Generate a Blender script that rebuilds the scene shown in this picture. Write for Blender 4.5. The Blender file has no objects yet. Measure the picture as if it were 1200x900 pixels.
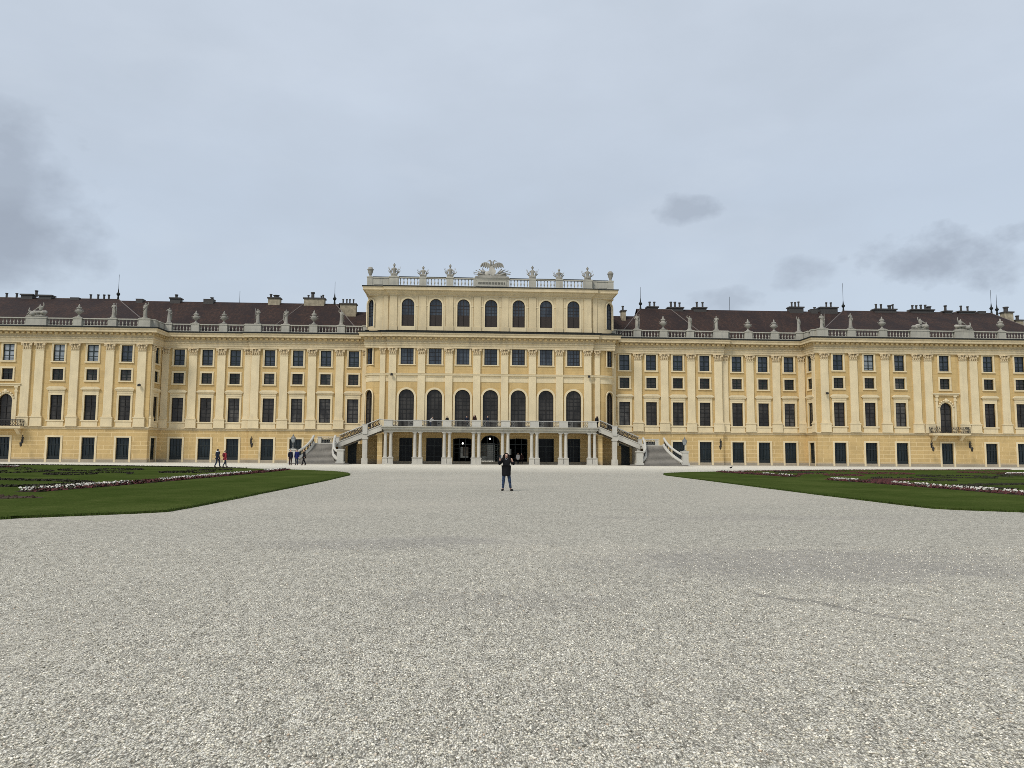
import bpy, bmesh, math, random
from mathutils import Vector, Matrix
R = random.Random(7)
sc = bpy.context.scene
COL = sc.collection
PI = math.pi

# ------------------------------------------------------------------ helpers
class MB:
    def __init__(s): s.v = []; s.f = []
    def add(s, vs, fs):
        n = len(s.v); s.v += [tuple(p) for p in vs]; s.f += [tuple(i + n for i in f) for f in fs]
    def box(s, x0, x1, y0, y1, z0, z1):
        s.add([(x0,y0,z0),(x1,y0,z0),(x1,y1,z0),(x0,y1,z0),(x0,y0,z1),(x1,y0,z1),(x1,y1,z1),(x0,y1,z1)],
              [(0,3,2,1),(4,5,6,7),(0,1,5,4),(1,2,6,5),(2,3,7,6),(3,0,4,7)])
    def fbox(s, F, u0, u1, o0, o1, z0, z1, n=1):
        for k in range(n):
            a = u0 + (u1-u0)*k/n; b = u0 + (u1-u0)*(k+1)/n
            P = [F(a,o1,z0),F(b,o1,z0),F(b,o0,z0),F(a,o0,z0),F(a,o1,z1),F(b,o1,z1),F(b,o0,z1),F(a,o0,z1)]
            fs = [(0,3,2,1),(4,5,6,7),(0,1,5,4),(2,3,7,6)]
            if k == n-1: fs.append((1,2,6,5))
            if k == 0: fs.append((3,0,4,7))
            s.add(P, fs)
    def taper(s, cx, cy, z0, z1, hx0, hy0, hx1, hy1):
        s.add([(cx-hx0,cy-hy0,z0),(cx+hx0,cy-hy0,z0),(cx+hx0,cy+hy0,z0),(cx-hx0,cy+hy0,z0),
               (cx-hx1,cy-hy1,z1),(cx+hx1,cy-hy1,z1),(cx+hx1,cy+hy1,z1),(cx-hx1,cy+hy1,z1)],
              [(0,3,2,1),(4,5,6,7),(0,1,5,4),(1,2,6,5),(2,3,7,6),(3,0,4,7)])
    def lathe(s, prof, cx=0, cy=0, seg=12, cz=0, sx=1, sy=1):
        n = len(s.v)
        for (r, z) in prof:
            for k in range(seg):
                a = 2*PI*k/seg; s.v.append((cx+sx*r*math.cos(a), cy+sy*r*math.sin(a), cz+z))
        for i in range(len(prof)-1):
            for k in range(seg):
                k2 = (k+1) % seg
                s.f.append((n+i*seg+k, n+i*seg+k2, n+(i+1)*seg+k2, n+(i+1)*seg+k))
        s.f.append(tuple(n+k for k in range(seg))[::-1]); m = n+(len(prof)-1)*seg
        s.f.append(tuple(m+k for k in range(seg)))
    def tube(s, pts, r, seg=6):
        pts = [Vector(p) for p in pts]; n0 = len(s.v)
        rr = r if isinstance(r, (list, tuple)) else [r]*len(pts)
        for i, p in enumerate(pts):
            d = (pts[min(i+1,len(pts)-1)] - pts[max(i-1,0)])
            d = d.normalized() if d.length > 1e-9 else Vector((0,0,1))
            a = d.orthogonal().normalized() if abs(d.z) > .9 else d.cross(Vector((0,0,1))).normalized()
            b = d.cross(a)
            for k in range(seg):
                t = 2*PI*k/seg; s.v.append(tuple(p + a*(rr[i]*math.cos(t)) + b*(rr[i]*math.sin(t))))
        for i in range(len(pts)-1):
            for k in range(seg):
                k2 = (k+1) % seg
                s.f.append((n0+i*seg+k, n0+i*seg+k2, n0+(i+1)*seg+k2, n0+(i+1)*seg+k))
        s.f.append(tuple(n0+k for k in range(seg))[::-1]); m = n0+(len(pts)-1)*seg
        s.f.append(tuple(m+k for k in range(seg)))
    def prism(s, poly, y0, y1):            # polygon in xz, extruded along y
        n = len(poly)
        s.add([(x,y0,z) for x,z in poly]+[(x,y1,z) for x,z in poly],
              [tuple(range(n)), tuple(range(n,2*n))[::-1]] + [(i,(i+1)%n+0 if 0 else i, i, i) for i in []] +
              [(i, i+n, (i+1)%n+n, (i+1)%n) for i in range(n)])
    def sphere(s, c, r, seg=10, rings=6, sx=1, sy=1, sz=1):
        prof = [(max(.001, r*math.sin(PI*i/rings)), -r*sz*math.cos(PI*i/rings)) for i in range(rings+1)]
        s.lathe(prof, c[0], c[1], seg, c[2], sx, sy)
    def mesh(s, name, m, smooth=False, auto=False):
        me = bpy.data.meshes.new(name); me.from_pydata(s.v, [], s.f); me.validate(); 
        bm = bmesh.new(); bm.from_mesh(me); bmesh.ops.recalc_face_normals(bm, faces=bm.faces); bm.to_mesh(me); bm.free()
        if m: me.materials.append(m)
        if smooth:
            me.polygons.foreach_set('use_smooth', [True]*len(me.polygons))
        me.update()
        return me

def link(name, me, parent=None, loc=(0,0,0), rz=0):
    o = bpy.data.objects.new(name, me); COL.objects.link(o); o.location = loc; o.rotation_euler = (0,0,rz)
    if parent: o.parent = parent
    return o
def part(name, mb, m, parent, loc=(0,0,0), rz=0, smooth=False):
    return link(name, mb.mesh(name, m, smooth), parent, loc, rz)
def tag(o, label, cat, group=None, kind=None):
    if label: o['label'] = label
    if cat: o['category'] = cat
    if group: o['group'] = group
    if kind: o['kind'] = kind
    return o
def empty(name, loc, rz=0):
    o = bpy.data.objects.new(name, None); COL.objects.link(o); o.location = loc; o.rotation_euler = (0,0,rz); o.empty_display_size = .3
    return o
def struct(name, mb, m, smooth=False):
    o = part(name, mb, m, None, smooth=smooth); o['kind'] = 'structure'; return o
def copy_tree(o, parent=None):
    c = o.copy(); COL.objects.link(c)
    if parent: c.parent = parent
    for ch in list(o.children): copy_tree(ch, c)
    return c

class Fr:                                   # straight wall frame: u along, o outward, z up
    def __init__(s, x, y, dx, dy): s.x, s.y, s.dx, s.dy = x, y, dx, dy
    def __call__(s, u, o, z): return (s.x+s.dx*u+s.dy*o, s.y+s.dy*u-s.dx*o, z)
    rz = property(lambda s: math.atan2(s.dy, s.dx))
class Cv:                                   # curved wall frame along a polyline
    def __init__(s, pts):
        s.p = pts; s.L = [0]
        for a, b in zip(pts, pts[1:]): s.L.append(s.L[-1]+math.hypot(b[0]-a[0], b[1]-a[1]))
        s.len = s.L[-1]
    def at(s, u):
        u = min(max(u, 0), s.len); i = 0
        while i < len(s.p)-2 and s.L[i+1] < u: i += 1
        t = (u-s.L[i])/(s.L[i+1]-s.L[i]); a, b = s.p[i], s.p[i+1]
        h = 0.05
        return a[0]+(b[0]-a[0])*t, a[1]+(b[1]-a[1])*t, i
    def tan(s, u):
        a = s.at(max(0, u-.15)); b = s.at(min(s.len, u+.15)); d = math.hypot(b[0]-a[0], b[1]-a[1])
        return (b[0]-a[0])/d, (b[1]-a[1])/d
    def __call__(s, u, o, z):
        x, y, _ = s.at(u); dx, dy = s.tan(u); return (x+dy*o, y-dx*o, z)

def arc(ua, ub, zb, n=10, ratio=1.0):       # arch curve points left->right
    r = (ub-ua)/2; c = (ua+ub)/2; zs = zb-r*ratio
    return [(c-r*math.cos(PI*k/n), zs+r*ratio*math.sin(PI*k/n)) for k in range(n+1)], zs
def wall(mb, F, u0, u1, z0, z1, holes, step=None):
    us = {u0, u1}; zs = {z0, z1}
    for h in holes: us |= {h[0], h[1]}; zs |= {h[2], h[3]}
    if step:
        k = u0
        while k < u1: us.add(k); k += step
    us = sorted(u for u in us if u0 <= u <= u1); zs = sorted(z for z in zs if z0 <= z <= z1)
    for a, b in zip(us, us[1:]):
        for c, d in zip(zs, zs[1:]):
            m, n = (a+b)/2, (c+d)/2
            if any(h[0] < m < h[1] and h[2] < n < h[3] for h in holes): continue
            mb.add([F(a,0,c),F(b,0,c),F(b,0,d),F(a,0,d)], [(0,1,2,3)])
    for h in holes:
        ua, ub, za, zb, ar, dp = h[:6]
        if ar:
            pts, zsp = arc(ua, ub, zb, 12, ar)
            for p, q in zip(pts, pts[1:]):
                mb.add([F(p[0],0,p[1]),F(q[0],0,q[1]),F(q[0],0,zb),F(p[0],0,zb)], [(0,1,2,3)])
                mb.add([F(p[0],0,p[1]),F(q[0],0,q[1]),F(q[0],-dp,q[1]),F(p[0],-dp,p[1])], [(0,1,2,3)])
        else:
            zsp = zb; mb.add([F(ua,0,zb),F(ub,0,zb),F(ub,-dp,zb),F(ua,-dp,zb)], [(0,1,2,3)])
        mb.add([F(ua,0,za),F(ua,0,zsp),F(ua,-dp,zsp),F(ua,-dp,za)], [(0,1,2,3)])
        mb.add([F(ub,0,za),F(ub,0,zsp),F(ub,-dp,zsp),F(ub,-dp,za)], [(0,1,2,3)])
        mb.add([F(ua,0,za),F(ub,0,za),F(ub,-dp,za),F(ua,-dp,za)], [(0,1,2,3)])
def miter(path, o):
    out = []
    for i, p in enumerate(path):
        ns = []
        for a, b in ((i-1, i), (i, i+1)):
            if a < 0 or b >= len(path): continue
            dx, dy = path[b][0]-path[a][0], path[b][1]-path[a][1]; L = math.hypot(dx, dy); ns.append((dy/L, -dx/L))
        if len(ns) == 1: n = ns[0]; k = 1
        else:
            n = (ns[0][0]+ns[1][0], ns[0][1]+ns[1][1]); L = math.hypot(*n); n = (n[0]/L, n[1]/L); k = 1/max(.3, n[0]*ns[0][0]+n[1]*ns[0][1])
        out.append((p[0]+n[0]*o*k, p[1]+n[1]*o*k))
    return out
def sweep(mb, path, prof):
    n = len(mb.v); m = len(path)
    for (o, z) in prof:
        for q in miter(path, o): mb.v.append((q[0], q[1], z))
    for i in range(len(prof)-1):
        for k in range(m-1):
            mb.f.append((n+i*m+k, n+i*m+k+1, n+(i+1)*m+k+1, n+(i+1)*m+k))

# ------------------------------------------------------------------ materials
class NT:
    def __init__(s, name):
        s.m = bpy.data.materials.new(name); s.m.use_nodes = True; s.t = s.m.node_tree; s.b = s.t.nodes['Principled BSDF']
        s.tc = s.n('ShaderNodeTexCoord')
    def n(s, t, **k):
        x = s.t.nodes.new(t)
        for a, b in k.items(): setattr(x, a, b)
        return x
    def l(s, a, b): s.t.links.new(a, b)
    def rnd(s, coord='Object', scale=(1,1,1), jitter=True):
        mp = s.n('ShaderNodeMapping'); mp.inputs['Scale'].default_value = scale; s.l(s.tc.outputs[coord], mp.inputs[0])
        if jitter:
            oi = s.n('ShaderNodeObjectInfo'); ml = s.n('ShaderNodeMath', operation='MULTIPLY'); ml.inputs[1].default_value = 37.; s.l(oi.outputs['Random'], ml.inputs[0])
            cb = s.n('ShaderNodeCombineXYZ'); s.l(ml.outputs[0], cb.inputs[0]); s.l(ml.outputs[0], cb.inputs[2]); s.l(cb.outputs[0], mp.inputs['Location'])
        return mp.outputs[0]
    def noise(s, vec, scale, detail=4, rough=.55):
        x = s.n('ShaderNodeTexNoise'); x.inputs['Scale'].default_value = scale; x.inputs['Detail'].default_value = detail; x.inputs['Roughness'].default_value = rough
        s.l(vec, x.inputs['Vector']); return x.outputs['Fac']
    def ramp(s, fac, stops):
        x = s.n('ShaderNodeValToRGB'); e = x.color_ramp.elements
        while len(e) < len(stops): e.new(.5)
        for i, (p, c) in enumerate(stops): e[i].position = p; e[i].color = (*c, 1) if len(c) == 3 else c
        s.l(fac, x.inputs[0]); return x.outputs[0]
    def mix(s, fac, a, b, mode='MIX'):
        x = s.n('ShaderNodeMix', data_type='RGBA', blend_type=mode)
        for sock, v in ((x.inputs[0], fac), (x.inputs[6], a), (x.inputs[7], b)):
            if hasattr(v, 'links'): s.l(v, sock)
            elif isinstance(v, (int, float)): sock.default_value = v
            else: sock.default_value = (*v, 1)
        return x.outputs[2]
    def bump(s, h, dist=.02, strength=.5):
        x = s.n('ShaderNodeBump'); x.inputs['Distance'].default_value = dist; x.inputs['Strength'].default_value = strength; s.l(h, x.inputs['Height']); s.l(x.outputs[0], s.b.inputs['Normal'])
    def out(s, col, rough=.8, spec=.3, metal=0):
        if hasattr(col, 'links'): s.l(col, s.b.inputs['Base Color'])
        else: s.b.inputs['Base Color'].default_value = (*col, 1)
        s.b.inputs['Roughness'].default_value = rough; s.b.inputs['Specular IOR Level'].default_value = spec; s.b.inputs['Metallic'].default_value = metal
        return s.m
G = lambda v: (v, v, v)
def stucco(name, c, var=.14, joints=None, dirt=.35, world=False):
    t = NT(name); v = t.rnd(jitter=not world)
    n1 = t.noise(v, .55, 6); n2 = t.noise(t.rnd(scale=(1.6, 1.6, .22), jitter=not world), 1.3, 5); n3 = t.noise(v, 9, 3)
    col = t.mix(t.ramp(n1, [(.3, G(0)), (.7, G(1))]), tuple(x*(1-var) for x in c), tuple(min(1, x*(1+var*.6)) for x in c))
    col = t.mix(t.ramp(n2, [(.5, G(0)), (.78, G(dirt))]), col, tuple(x*.62*k for x, k in zip(c, (.95, .98, 1.1))))
    col = t.mix(.10, col, t.ramp(n3, [(.3, G(.3)), (.7, G(1))]), 'MULTIPLY')
    h = n3
    if joints:
        sx = t.n('ShaderNodeSeparateXYZ'); t.l(t.tc.outputs['Object'], sx.inputs[0])
        ad = t.n('ShaderNodeMath', operation='ADD'); t.l(sx.outputs[0], ad.inputs[0]); t.l(sx.outputs[1], ad.inputs[1])
        cb = t.n('ShaderNodeCombineXYZ'); t.l(ad.outputs[0], cb.inputs[0]); t.l(sx.outputs[2], cb.inputs[1])
        br = t.n('ShaderNodeTexBrick'); t.l(cb.outputs[0], br.inputs['Vector']); br.inputs['Scale'].default_value = 1
        br.inputs['Brick Width'].default_value = joints[0]; br.inputs['Row Height'].default_value = joints[1]; br.inputs['Mortar Size'].default_value = joints[2]
        br.inputs['Mortar Smooth'].default_value = .3
        br.inputs['Color1'].default_value = (1,1,1,1); br.inputs['Color2'].default_value = (.90,.90,.88,1); br.inputs['Mortar'].default_value = (1,1,1,1)
        col = t.mix(.8, col, br.outputs['Color'], 'MULTIPLY')
        col = t.mix(br.outputs['Fac'], col, joints[3])
        # damp, bleached foot of the wall
        rp = t.n('ShaderNodeMath', operation='MULTIPLY_ADD'); rp.inputs[1].default_value = -.9; rp.inputs[2].default_value = .62
        t.l(sx.outputs[2], rp.inputs[0]); ad2 = t.n('ShaderNodeMath', operation='ADD', use_clamp=True); t.l(rp.outputs[0], ad2.inputs[0]); t.l(t.ramp(n1, [(.3, G(0)), (.8, G(.5))]), ad2.inputs[1])
        ml = t.n('ShaderNodeMath', operation='GREATER_THAN'); ml.inputs[1].default_value = .0; t.l(rp.outputs[0], ml.inputs[0])
        mm = t.n('ShaderNodeMath', operation='MULTIPLY'); t.l(ad2.outputs[0], mm.inputs[0]); t.l(ml.outputs[0], mm.inputs[1])
        col = t.mix(mm.outputs[0], col, (.40, .33, .24))
    t.bump(h, .01, .4)
    return t.out(col, .88, .2)
YEL = (.615, .44, .20); CRM = (.75, .625, .40)
M = {}
M['yellow_rust'] = stucco('yellow_rusticated_stucco', YEL, .12, (2.1, .62, .035, (.72, .55, .30)), world=True)
M['yellow'] = stucco('yellow_ashlar_stucco', YEL, .12, (1.9, .95, .03, (.50, .34, .14)), .42, world=True)
M['cream'] = stucco('cream_stucco', CRM, .10, None, .30)
M['creamw'] = stucco('cream_cornice_stucco', (.65, .535, .34), .14, None, .5, world=True)
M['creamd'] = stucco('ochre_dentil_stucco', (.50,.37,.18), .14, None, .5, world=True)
M['attic'] = stucco('pale_attic_stucco', (.67, .55, .345), .12, None, .4, world=True)
M['stone'] = stucco('grey_white_stone', (.54, .51, .44), .16, None, .55)
M['stonew'] = stucco('balustrade_stone', (.47, .445, .37), .16, None, .6, world=True)
M['white'] = stucco('whitened_stone', (.53, .51, .45), .08, None, .3)
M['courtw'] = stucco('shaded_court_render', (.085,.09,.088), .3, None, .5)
M['statue'] = stucco('weathered_statue_stone', (.36, .34, .29), .35, None, .7)
M['grey_wall'] = stucco('grey_render', (.36, .31, .23), .15, None, .4)
def plain(name, c, rough=.6, spec=.4, metal=0, var=.2, sc_=6):
    t = NT(name); n = t.noise(t.rnd(), sc_, 4)
    return t.out(t.mix(t.ramp(n, [(.3, G(0)), (.7, G(1))]), tuple(x*(1-var) for x in c), tuple(x*(1+var) for x in c)), rough, spec, metal)
M['iron'] = plain('black_iron', (.02, .02, .022), .55)
M['greyiron'] = plain('grey_iron', (.16, .16, .15), .6)
M['rail'] = plain('grey_handrail', (.36, .36, .34), .5)
M['glint'] = plain('pale_reflection_tone', (.17, .21, .19), .5)
M['lead'] = plain('dark_lead_flashing', (.020, .022, .020), .7, .2)
M['sash'] = plain('dark_sash_paint', (.014, .012, .011), .5)
M['sashb'] = plain('brown_sash_paint', (.030, .021, .016), .55)
M['gsash'] = plain('dark_green_sash_paint', (.010, .018, .016), .5)
M['door'] = plain('black_green_door_paint', (.010, .016, .017), .45)
M['chim'] = plain('chimney_plaster', (.36, .31, .22), .9, .1, 0, .3, 2)
M['pot'] = plain('sooty_metal', (.06, .055, .05), .7)
M['flash'] = plain('grey_hip_flashing', (.13, .105, .09), .6)
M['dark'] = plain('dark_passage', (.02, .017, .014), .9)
def glass(name, c, c2, rough=.08, sc_=.8, spec=.5):
    t = NT(name); n = t.noise(t.rnd(scale=(1, 1, .5)), sc_, 3)
    col = t.mix(t.ramp(n, [(.4, G(0)), (.6, G(1))]), c, c2)
    t.bump(t.noise(t.rnd(), 1.2, 2), .02, .12)
    return t.out(col, rough, spec)
M['pane'] = glass('dark_window_glass', (.022, .019, .016), (.050, .045, .039), .12, .8, .28)
M['pane_door'] = glass('door_glass', (.007, .012, .014), (.016, .024, .028), .1, .8, .35)
M['pane_black'] = glass('portal_glass', (.004,.004,.005), (.010,.011,.013), .15, .8, .12)
M['pane_blue'] = glass('bluish_window_glass', (.022, .028, .038), (.055, .068, .085))
M['pane_curtain'] = glass('glass_over_grey_curtain', (.035,.032,.029), (.095,.088,.078), .12, 1.1, .3)
M['pane_blind'] = glass('glass_over_pale_blind', (.22, .25, .27), (.36, .39, .42), .1, .5)
def roofmat():
    t = NT('brown_roof_tiles'); v = t.rnd(jitter=False)
    br = t.n('ShaderNodeTexBrick'); sx = t.n('ShaderNodeSeparateXYZ'); t.l(t.tc.outputs['Object'], sx.inputs[0])
    cb = t.n('ShaderNodeCombineXYZ'); t.l(sx.outputs[0], cb.inputs[0]); t.l(sx.outputs[2], cb.inputs[1]); t.l(cb.outputs[0], br.inputs['Vector'])
    br.inputs['Scale'].default_value = 1; br.inputs['Brick Width'].default_value = .2; br.inputs['Row Height'].default_value = .17; br.inputs['Mortar Size'].default_value = .015
    br.inputs['Color1'].default_value = (.066,.037,.028,1); br.inputs['Color2'].default_value = (.036,.024,.021,1); br.inputs['Mortar'].default_value = (.018,.013,.012,1)
    n1 = t.noise(t.rnd(scale=(.35, .2, .12), jitter=False), 1.0, 5); n2 = t.noise(v, 1.3, 4)
    c = t.mix(t.ramp(n1, [(.42, G(0)), (.62, G(.75))]), br.outputs['Color'], (.024, .017, .017))
    c = t.mix(t.ramp(n2, [(.55, G(0)), (.75, G(.45))]), c, (.080, .038, .022))
    t.bump(br.outputs['Fac'], -.02, .5)
    return t.out(c, .85, .2)
M['roof'] = roofmat()
def gravelmat():
    t = NT('pale_gravel'); ge = t.n('ShaderNodeNewGeometry'); mpg = t.n('ShaderNodeMapping'); mpg.inputs['Scale'].default_value = (1,.5,1); t.l(ge.outputs['Position'], mpg.inputs[0]); pg = mpg.outputs[0]; p = ge.outputs['Position']
    vo = t.n('ShaderNodeTexVoronoi'); vo.inputs['Scale'].default_value = 92; t.l(pg, vo.inputs['Vector'])
    vo2 = t.n('ShaderNodeTexVoronoi'); vo2.inputs['Scale'].default_value = 44; t.l(pg, vo2.inputs['Vector'])
    sp = t.n('ShaderNodeSeparateColor'); t.l(vo.outputs['Color'], sp.inputs[0]); sp2 = t.n('ShaderNodeSeparateColor'); t.l(vo2.outputs['Color'], sp2.inputs[0])
    c = t.ramp(sp.outputs[0], [(.0, (.15,.138,.108)), (.14, (.57,.53,.425)), (.55, (.86,.80,.65)), (1., (1.0,.95,.82))])
    c = t.mix(t.ramp(sp.outputs[1], [(.84, G(0)), (.97, G(.55))]), c, (.42, .33, .25))
    c = t.mix(t.ramp(vo.outputs['Distance'], [(.40, G(0)), (.70, G(.7))]), c, (.17, .158, .13))
    c = t.mix(.42, c, t.ramp(sp2.outputs[2], [(0, G(.55)), (.6, G(1.0))]), 'MULTIPLY')
    # broad damp, trodden and dusty patches
    n0 = t.noise(p, .09, 5); n2 = t.noise(pg, 9, 4); mp3 = t.n('ShaderNodeMapping'); mp3.inputs['Scale'].default_value = (1,.22,1); t.l(p, mp3.inputs[0]); n3 = t.noise(mp3.outputs[0], 15, 3, .7)
    c = t.mix(.6, c, t.ramp(n3, [(.36, G(.70)), (.60, G(1.0))]), 'MULTIPLY')
    c = t.mix(t.ramp(n0, [(.5, G(0)), (.68, G(.5))]), c, (.58, .53, .435))
    def ell(cx, cy, rx, ry, amt, col, c, nsc=.45):
        sx_ = t.n('ShaderNodeMapping'); sx_.inputs['Location'].default_value = (-cx/rx,-cy/ry,0); sx_.inputs['Scale'].default_value = (1/rx,1/ry,0); t.l(p, sx_.inputs[0])
        ln = t.n('ShaderNodeVectorMath', operation='LENGTH'); t.l(sx_.outputs[0], ln.inputs[0])
        ad = t.n('ShaderNodeMath', operation='MULTIPLY_ADD'); ad.inputs[1].default_value = 1.6; t.l(n1, ad.inputs[0]); t.l(ln.outputs['Value'], ad.inputs[2])
        return t.mix(t.ramp(ad.outputs[0], [(.0, G(amt)), (.25, G(amt)), (1.0, G(0))]) if 0 else mrng(ad.outputs[0], 1.15, 1.95, amt), c, col)
    def mrng(v, a, b, amt):
        m = t.n('ShaderNodeMapRange', interpolation_type='SMOOTHSTEP'); m.inputs['From Min'].default_value = a; m.inputs['From Max'].default_value = b; m.inputs['To Min'].default_value = amt; m.inputs['To Max'].default_value = 0; t.l(v, m.inputs[0]); return m.outputs[0]
    n1 = t.noise(p, .7, 5)
    c = ell(2.4,-104.2,3.8,2.3,.40,(.27,.25,.235),c); c = ell(-3.9,-101.5,2.8,1.3,.30,(.27,.25,.24),c); c = ell(-2.2,-107.0,1.6,.8,.22,(.26,.24,.22),c); c = ell(5.0,-96,5,1.2,.2,(.30,.27,.25),c)
    # scuff left in the stones on the right
    pr = t.n('ShaderNodeMapping', vector_type='TEXTURE'); pr.inputs['Location'].default_value = (1.2,-107.4,0); pr.inputs['Rotation'].default_value = (0,0,math.atan2(-2.0,1.2)); t.l(p, pr.inputs[0])
    ps = t.n('ShaderNodeSeparateXYZ'); t.l(pr.outputs[0], ps.inputs[0])
    wv = t.n('ShaderNodeMath', operation='MULTIPLY_ADD'); wv.inputs[1].default_value = 1.1; t.l(n1, wv.inputs[0]); t.l(ps.outputs[1], wv.inputs[2])
    w2 = t.n('ShaderNodeMath', operation='SUBTRACT'); w2.inputs[1].default_value = .56; t.l(wv.outputs[0], w2.inputs[0]); w3 = t.n('ShaderNodeMath', operation='ABSOLUTE'); t.l(w2.outputs[0], w3.inputs[0])
    ax = t.n('ShaderNodeMath', operation='ABSOLUTE'); t.l(ps.outputs[0], ax.inputs[0])
    mm_ = t.n('ShaderNodeMath', operation='MULTIPLY'); t.l(mrng(w3.outputs[0], .0, .12, .55), mm_.inputs[0]); t.l(mrng(ax.outputs[0], .7, 1.3, 1.0), mm_.inputs[1])
    c = t.mix(mm_.outputs[0], c, (.14,.13,.12))
    c = t.mix(.55, c, t.ramp(n1, [(.3, G(.85)), (.65, G(1))]), 'MULTIPLY')
    c = t.mix(.6, c, t.ramp(n2, [(.38, G(.66)), (.62, G(1))]), 'MULTIPLY')
    # pale worn band in front of the palace
    sx = t.n('ShaderNodeSeparateXYZ'); t.l(p, sx.inputs[0])
    ad = t.n('ShaderNodeMath', operation='MULTIPLY_ADD'); ad.inputs[1].default_value = 16; t.l(n1, ad.inputs[0]); t.l(sx.outputs[1], ad.inputs[2])
    mr = t.n('ShaderNodeMapRange'); mr.inputs['From Min'].default_value = -42; mr.inputs['From Max'].default_value = -14; mr.inputs['To Max'].default_value = .75; t.l(ad.outputs[0], mr.inputs[0])
    c = t.mix(mr.outputs[0], c, (.76, .71, .59))
    bw = t.n('ShaderNodeMath', operation='MULTIPLY_ADD'); bw.inputs[1].default_value = -1.; t.l(vo.outputs['Distance'], bw.inputs[0]); t.l(sp.outputs[2], bw.inputs[2])
    t.bump(bw.outputs[0], .012, .75)
    return t.out(c, .92, .2)
M['gravel'] = gravelmat()
def grassmat():
    t = NT('mown_grass'); ge = t.n('ShaderNodeNewGeometry'); p = ge.outputs['Position']
    n1 = t.noise(p, .25, 5); n2 = t.noise(p, 14, 4); n3 = t.noise(p, 2.2, 5)
    mp = t.n('ShaderNodeMapping'); mp.inputs['Scale'].default_value = (.35, .04, 1); mp.inputs['Rotation'].default_value = (0,0,.5); t.l(p, mp.inputs[0]); n4 = t.noise(mp.outputs[0], 1, 3)
    c = t.mix(t.ramp(n1, [(.35, G(0)), (.65, G(1))]), (.050, .076, .016), (.088, .114, .030))
    c = t.mix(t.ramp(n3, [(.45, G(0)), (.75, G(.5))]), c, (.115, .130, .042))
    c = t.mix(t.ramp(n4, [(.42, G(0)), (.6, G(.35))]), c, (.040, .064, .013))
    c = t.mix(.7, c, t.ramp(n2, [(.3, G(.42)), (.7, G(1))]), 'MULTIPLY')
    t.bump(n2, .06, .9)
    return t.out(c, 1.0, .0)
M['grass'] = grassmat()
M['blade'] = plain('grass_blades', (.05, .08, .012), .8, .2)
M['redleaf'] = plain('dark_red_leaves', (.075, .018, .016), .7, .3, 0, .5, 9)
M['darkbox'] = plain('dark_box_leaves', (.028, .026, .014), .8, .2, 0, .5, 9)
M['whiteflower'] = plain('white_petals', (.60, .57, .50), .7, .2, 0, .12)
M['pinkflower'] = plain('pale_pink_petals', (.55, .30, .26), .7, .2, 0, .3)
M['soil'] = plain('bare_soil', (.055, .038, .026), .95, .1, 0, .35, 5)
M['steps'] = stucco('worn_step_stone', (.33, .305, .265), .2, None, .5)
M['path'] = stucco('pale_pavement', (.56, .53, .46), .12, None, .3, world=True)
def emit(name, c, s):
    t = NT(name); t.b.inputs['Emission Color'].default_value = (*c, 1); t.b.inputs['Emission Strength'].default_value = s; return t.out(c, .3)
M['lit'] = emit('lit_milk_glass', (1, .97, .88), 5)
M['milk'] = plain('lantern_glass', (.30, .33, .34), .15, .5)
SK = plain('skin', (.50, .31, .23), .6, .3, 0, .06)
def cloth(name, c, v=.25): return plain(name, c, .85, .15, 0, v, 14)

def scroll_rail(mb, P, Q, h, r=.018, gap=.45):
    P, Q = Vector(P), Vector(Q); L = (Q-P).length; n = max(1,int(round(L/gap))); d = (Q-P)/n; up = Vector((0,0,1)); e = (Q-P).normalized()
    mb.tube([P+up*.06,Q+up*.06],r*1.1,4)
    for k in range(n+1): mb.tube([P+d*k+up*.02,P+d*k+up*h],r*1.1,4)
    for k in range(n):
        c = P+d*(k+.5)
        for s in (-1,1):
            pts = []
            for j in range(9):
                a = j/8*1.6*PI; rr = .2*h*(1-j/14); pts.append(c+e*(s*rr*math.cos(a)*1.0)+up*(h*.5+s*h*.22+s*rr*math.sin(a)))
            mb.tube(pts,r,4)
        mb.tube([c+e*(-.15*h)+up*h*.15,c+up*h*.5,c+e*(.15*h)+up*h*.85],r,4)

# ------------------------------------------------------------------ camera
yaw, pit, rol = .0514, .0905, .0061
r_ = Vector((math.cos(yaw), -math.sin(yaw), 0)); f_ = Vector((math.sin(yaw)*math.cos(pit), math.cos(yaw)*math.cos(pit), math.sin(pit))); u_ = r_.cross(f_)
r2 = r_*math.cos(rol)+u_*math.sin(rol); u2 = u_*math.cos(rol)-r_*math.sin(rol)
cam = bpy.data.cameras.new('camera'); co = bpy.data.objects.new('camera', cam); COL.objects.link(co)
mw = Matrix((( r2.x, u2.x, -f_.x, -2.704), (r2.y, u2.y, -f_.y, -115.62), (r2.z, u2.z, -f_.z, 1.6), (0,0,0,1)))
co.matrix_world = mw
cam.sensor_width = 36; cam.lens = 900.9/1200*36; cam.clip_end = 4000; cam.clip_start = .1
sc.camera = co

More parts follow.
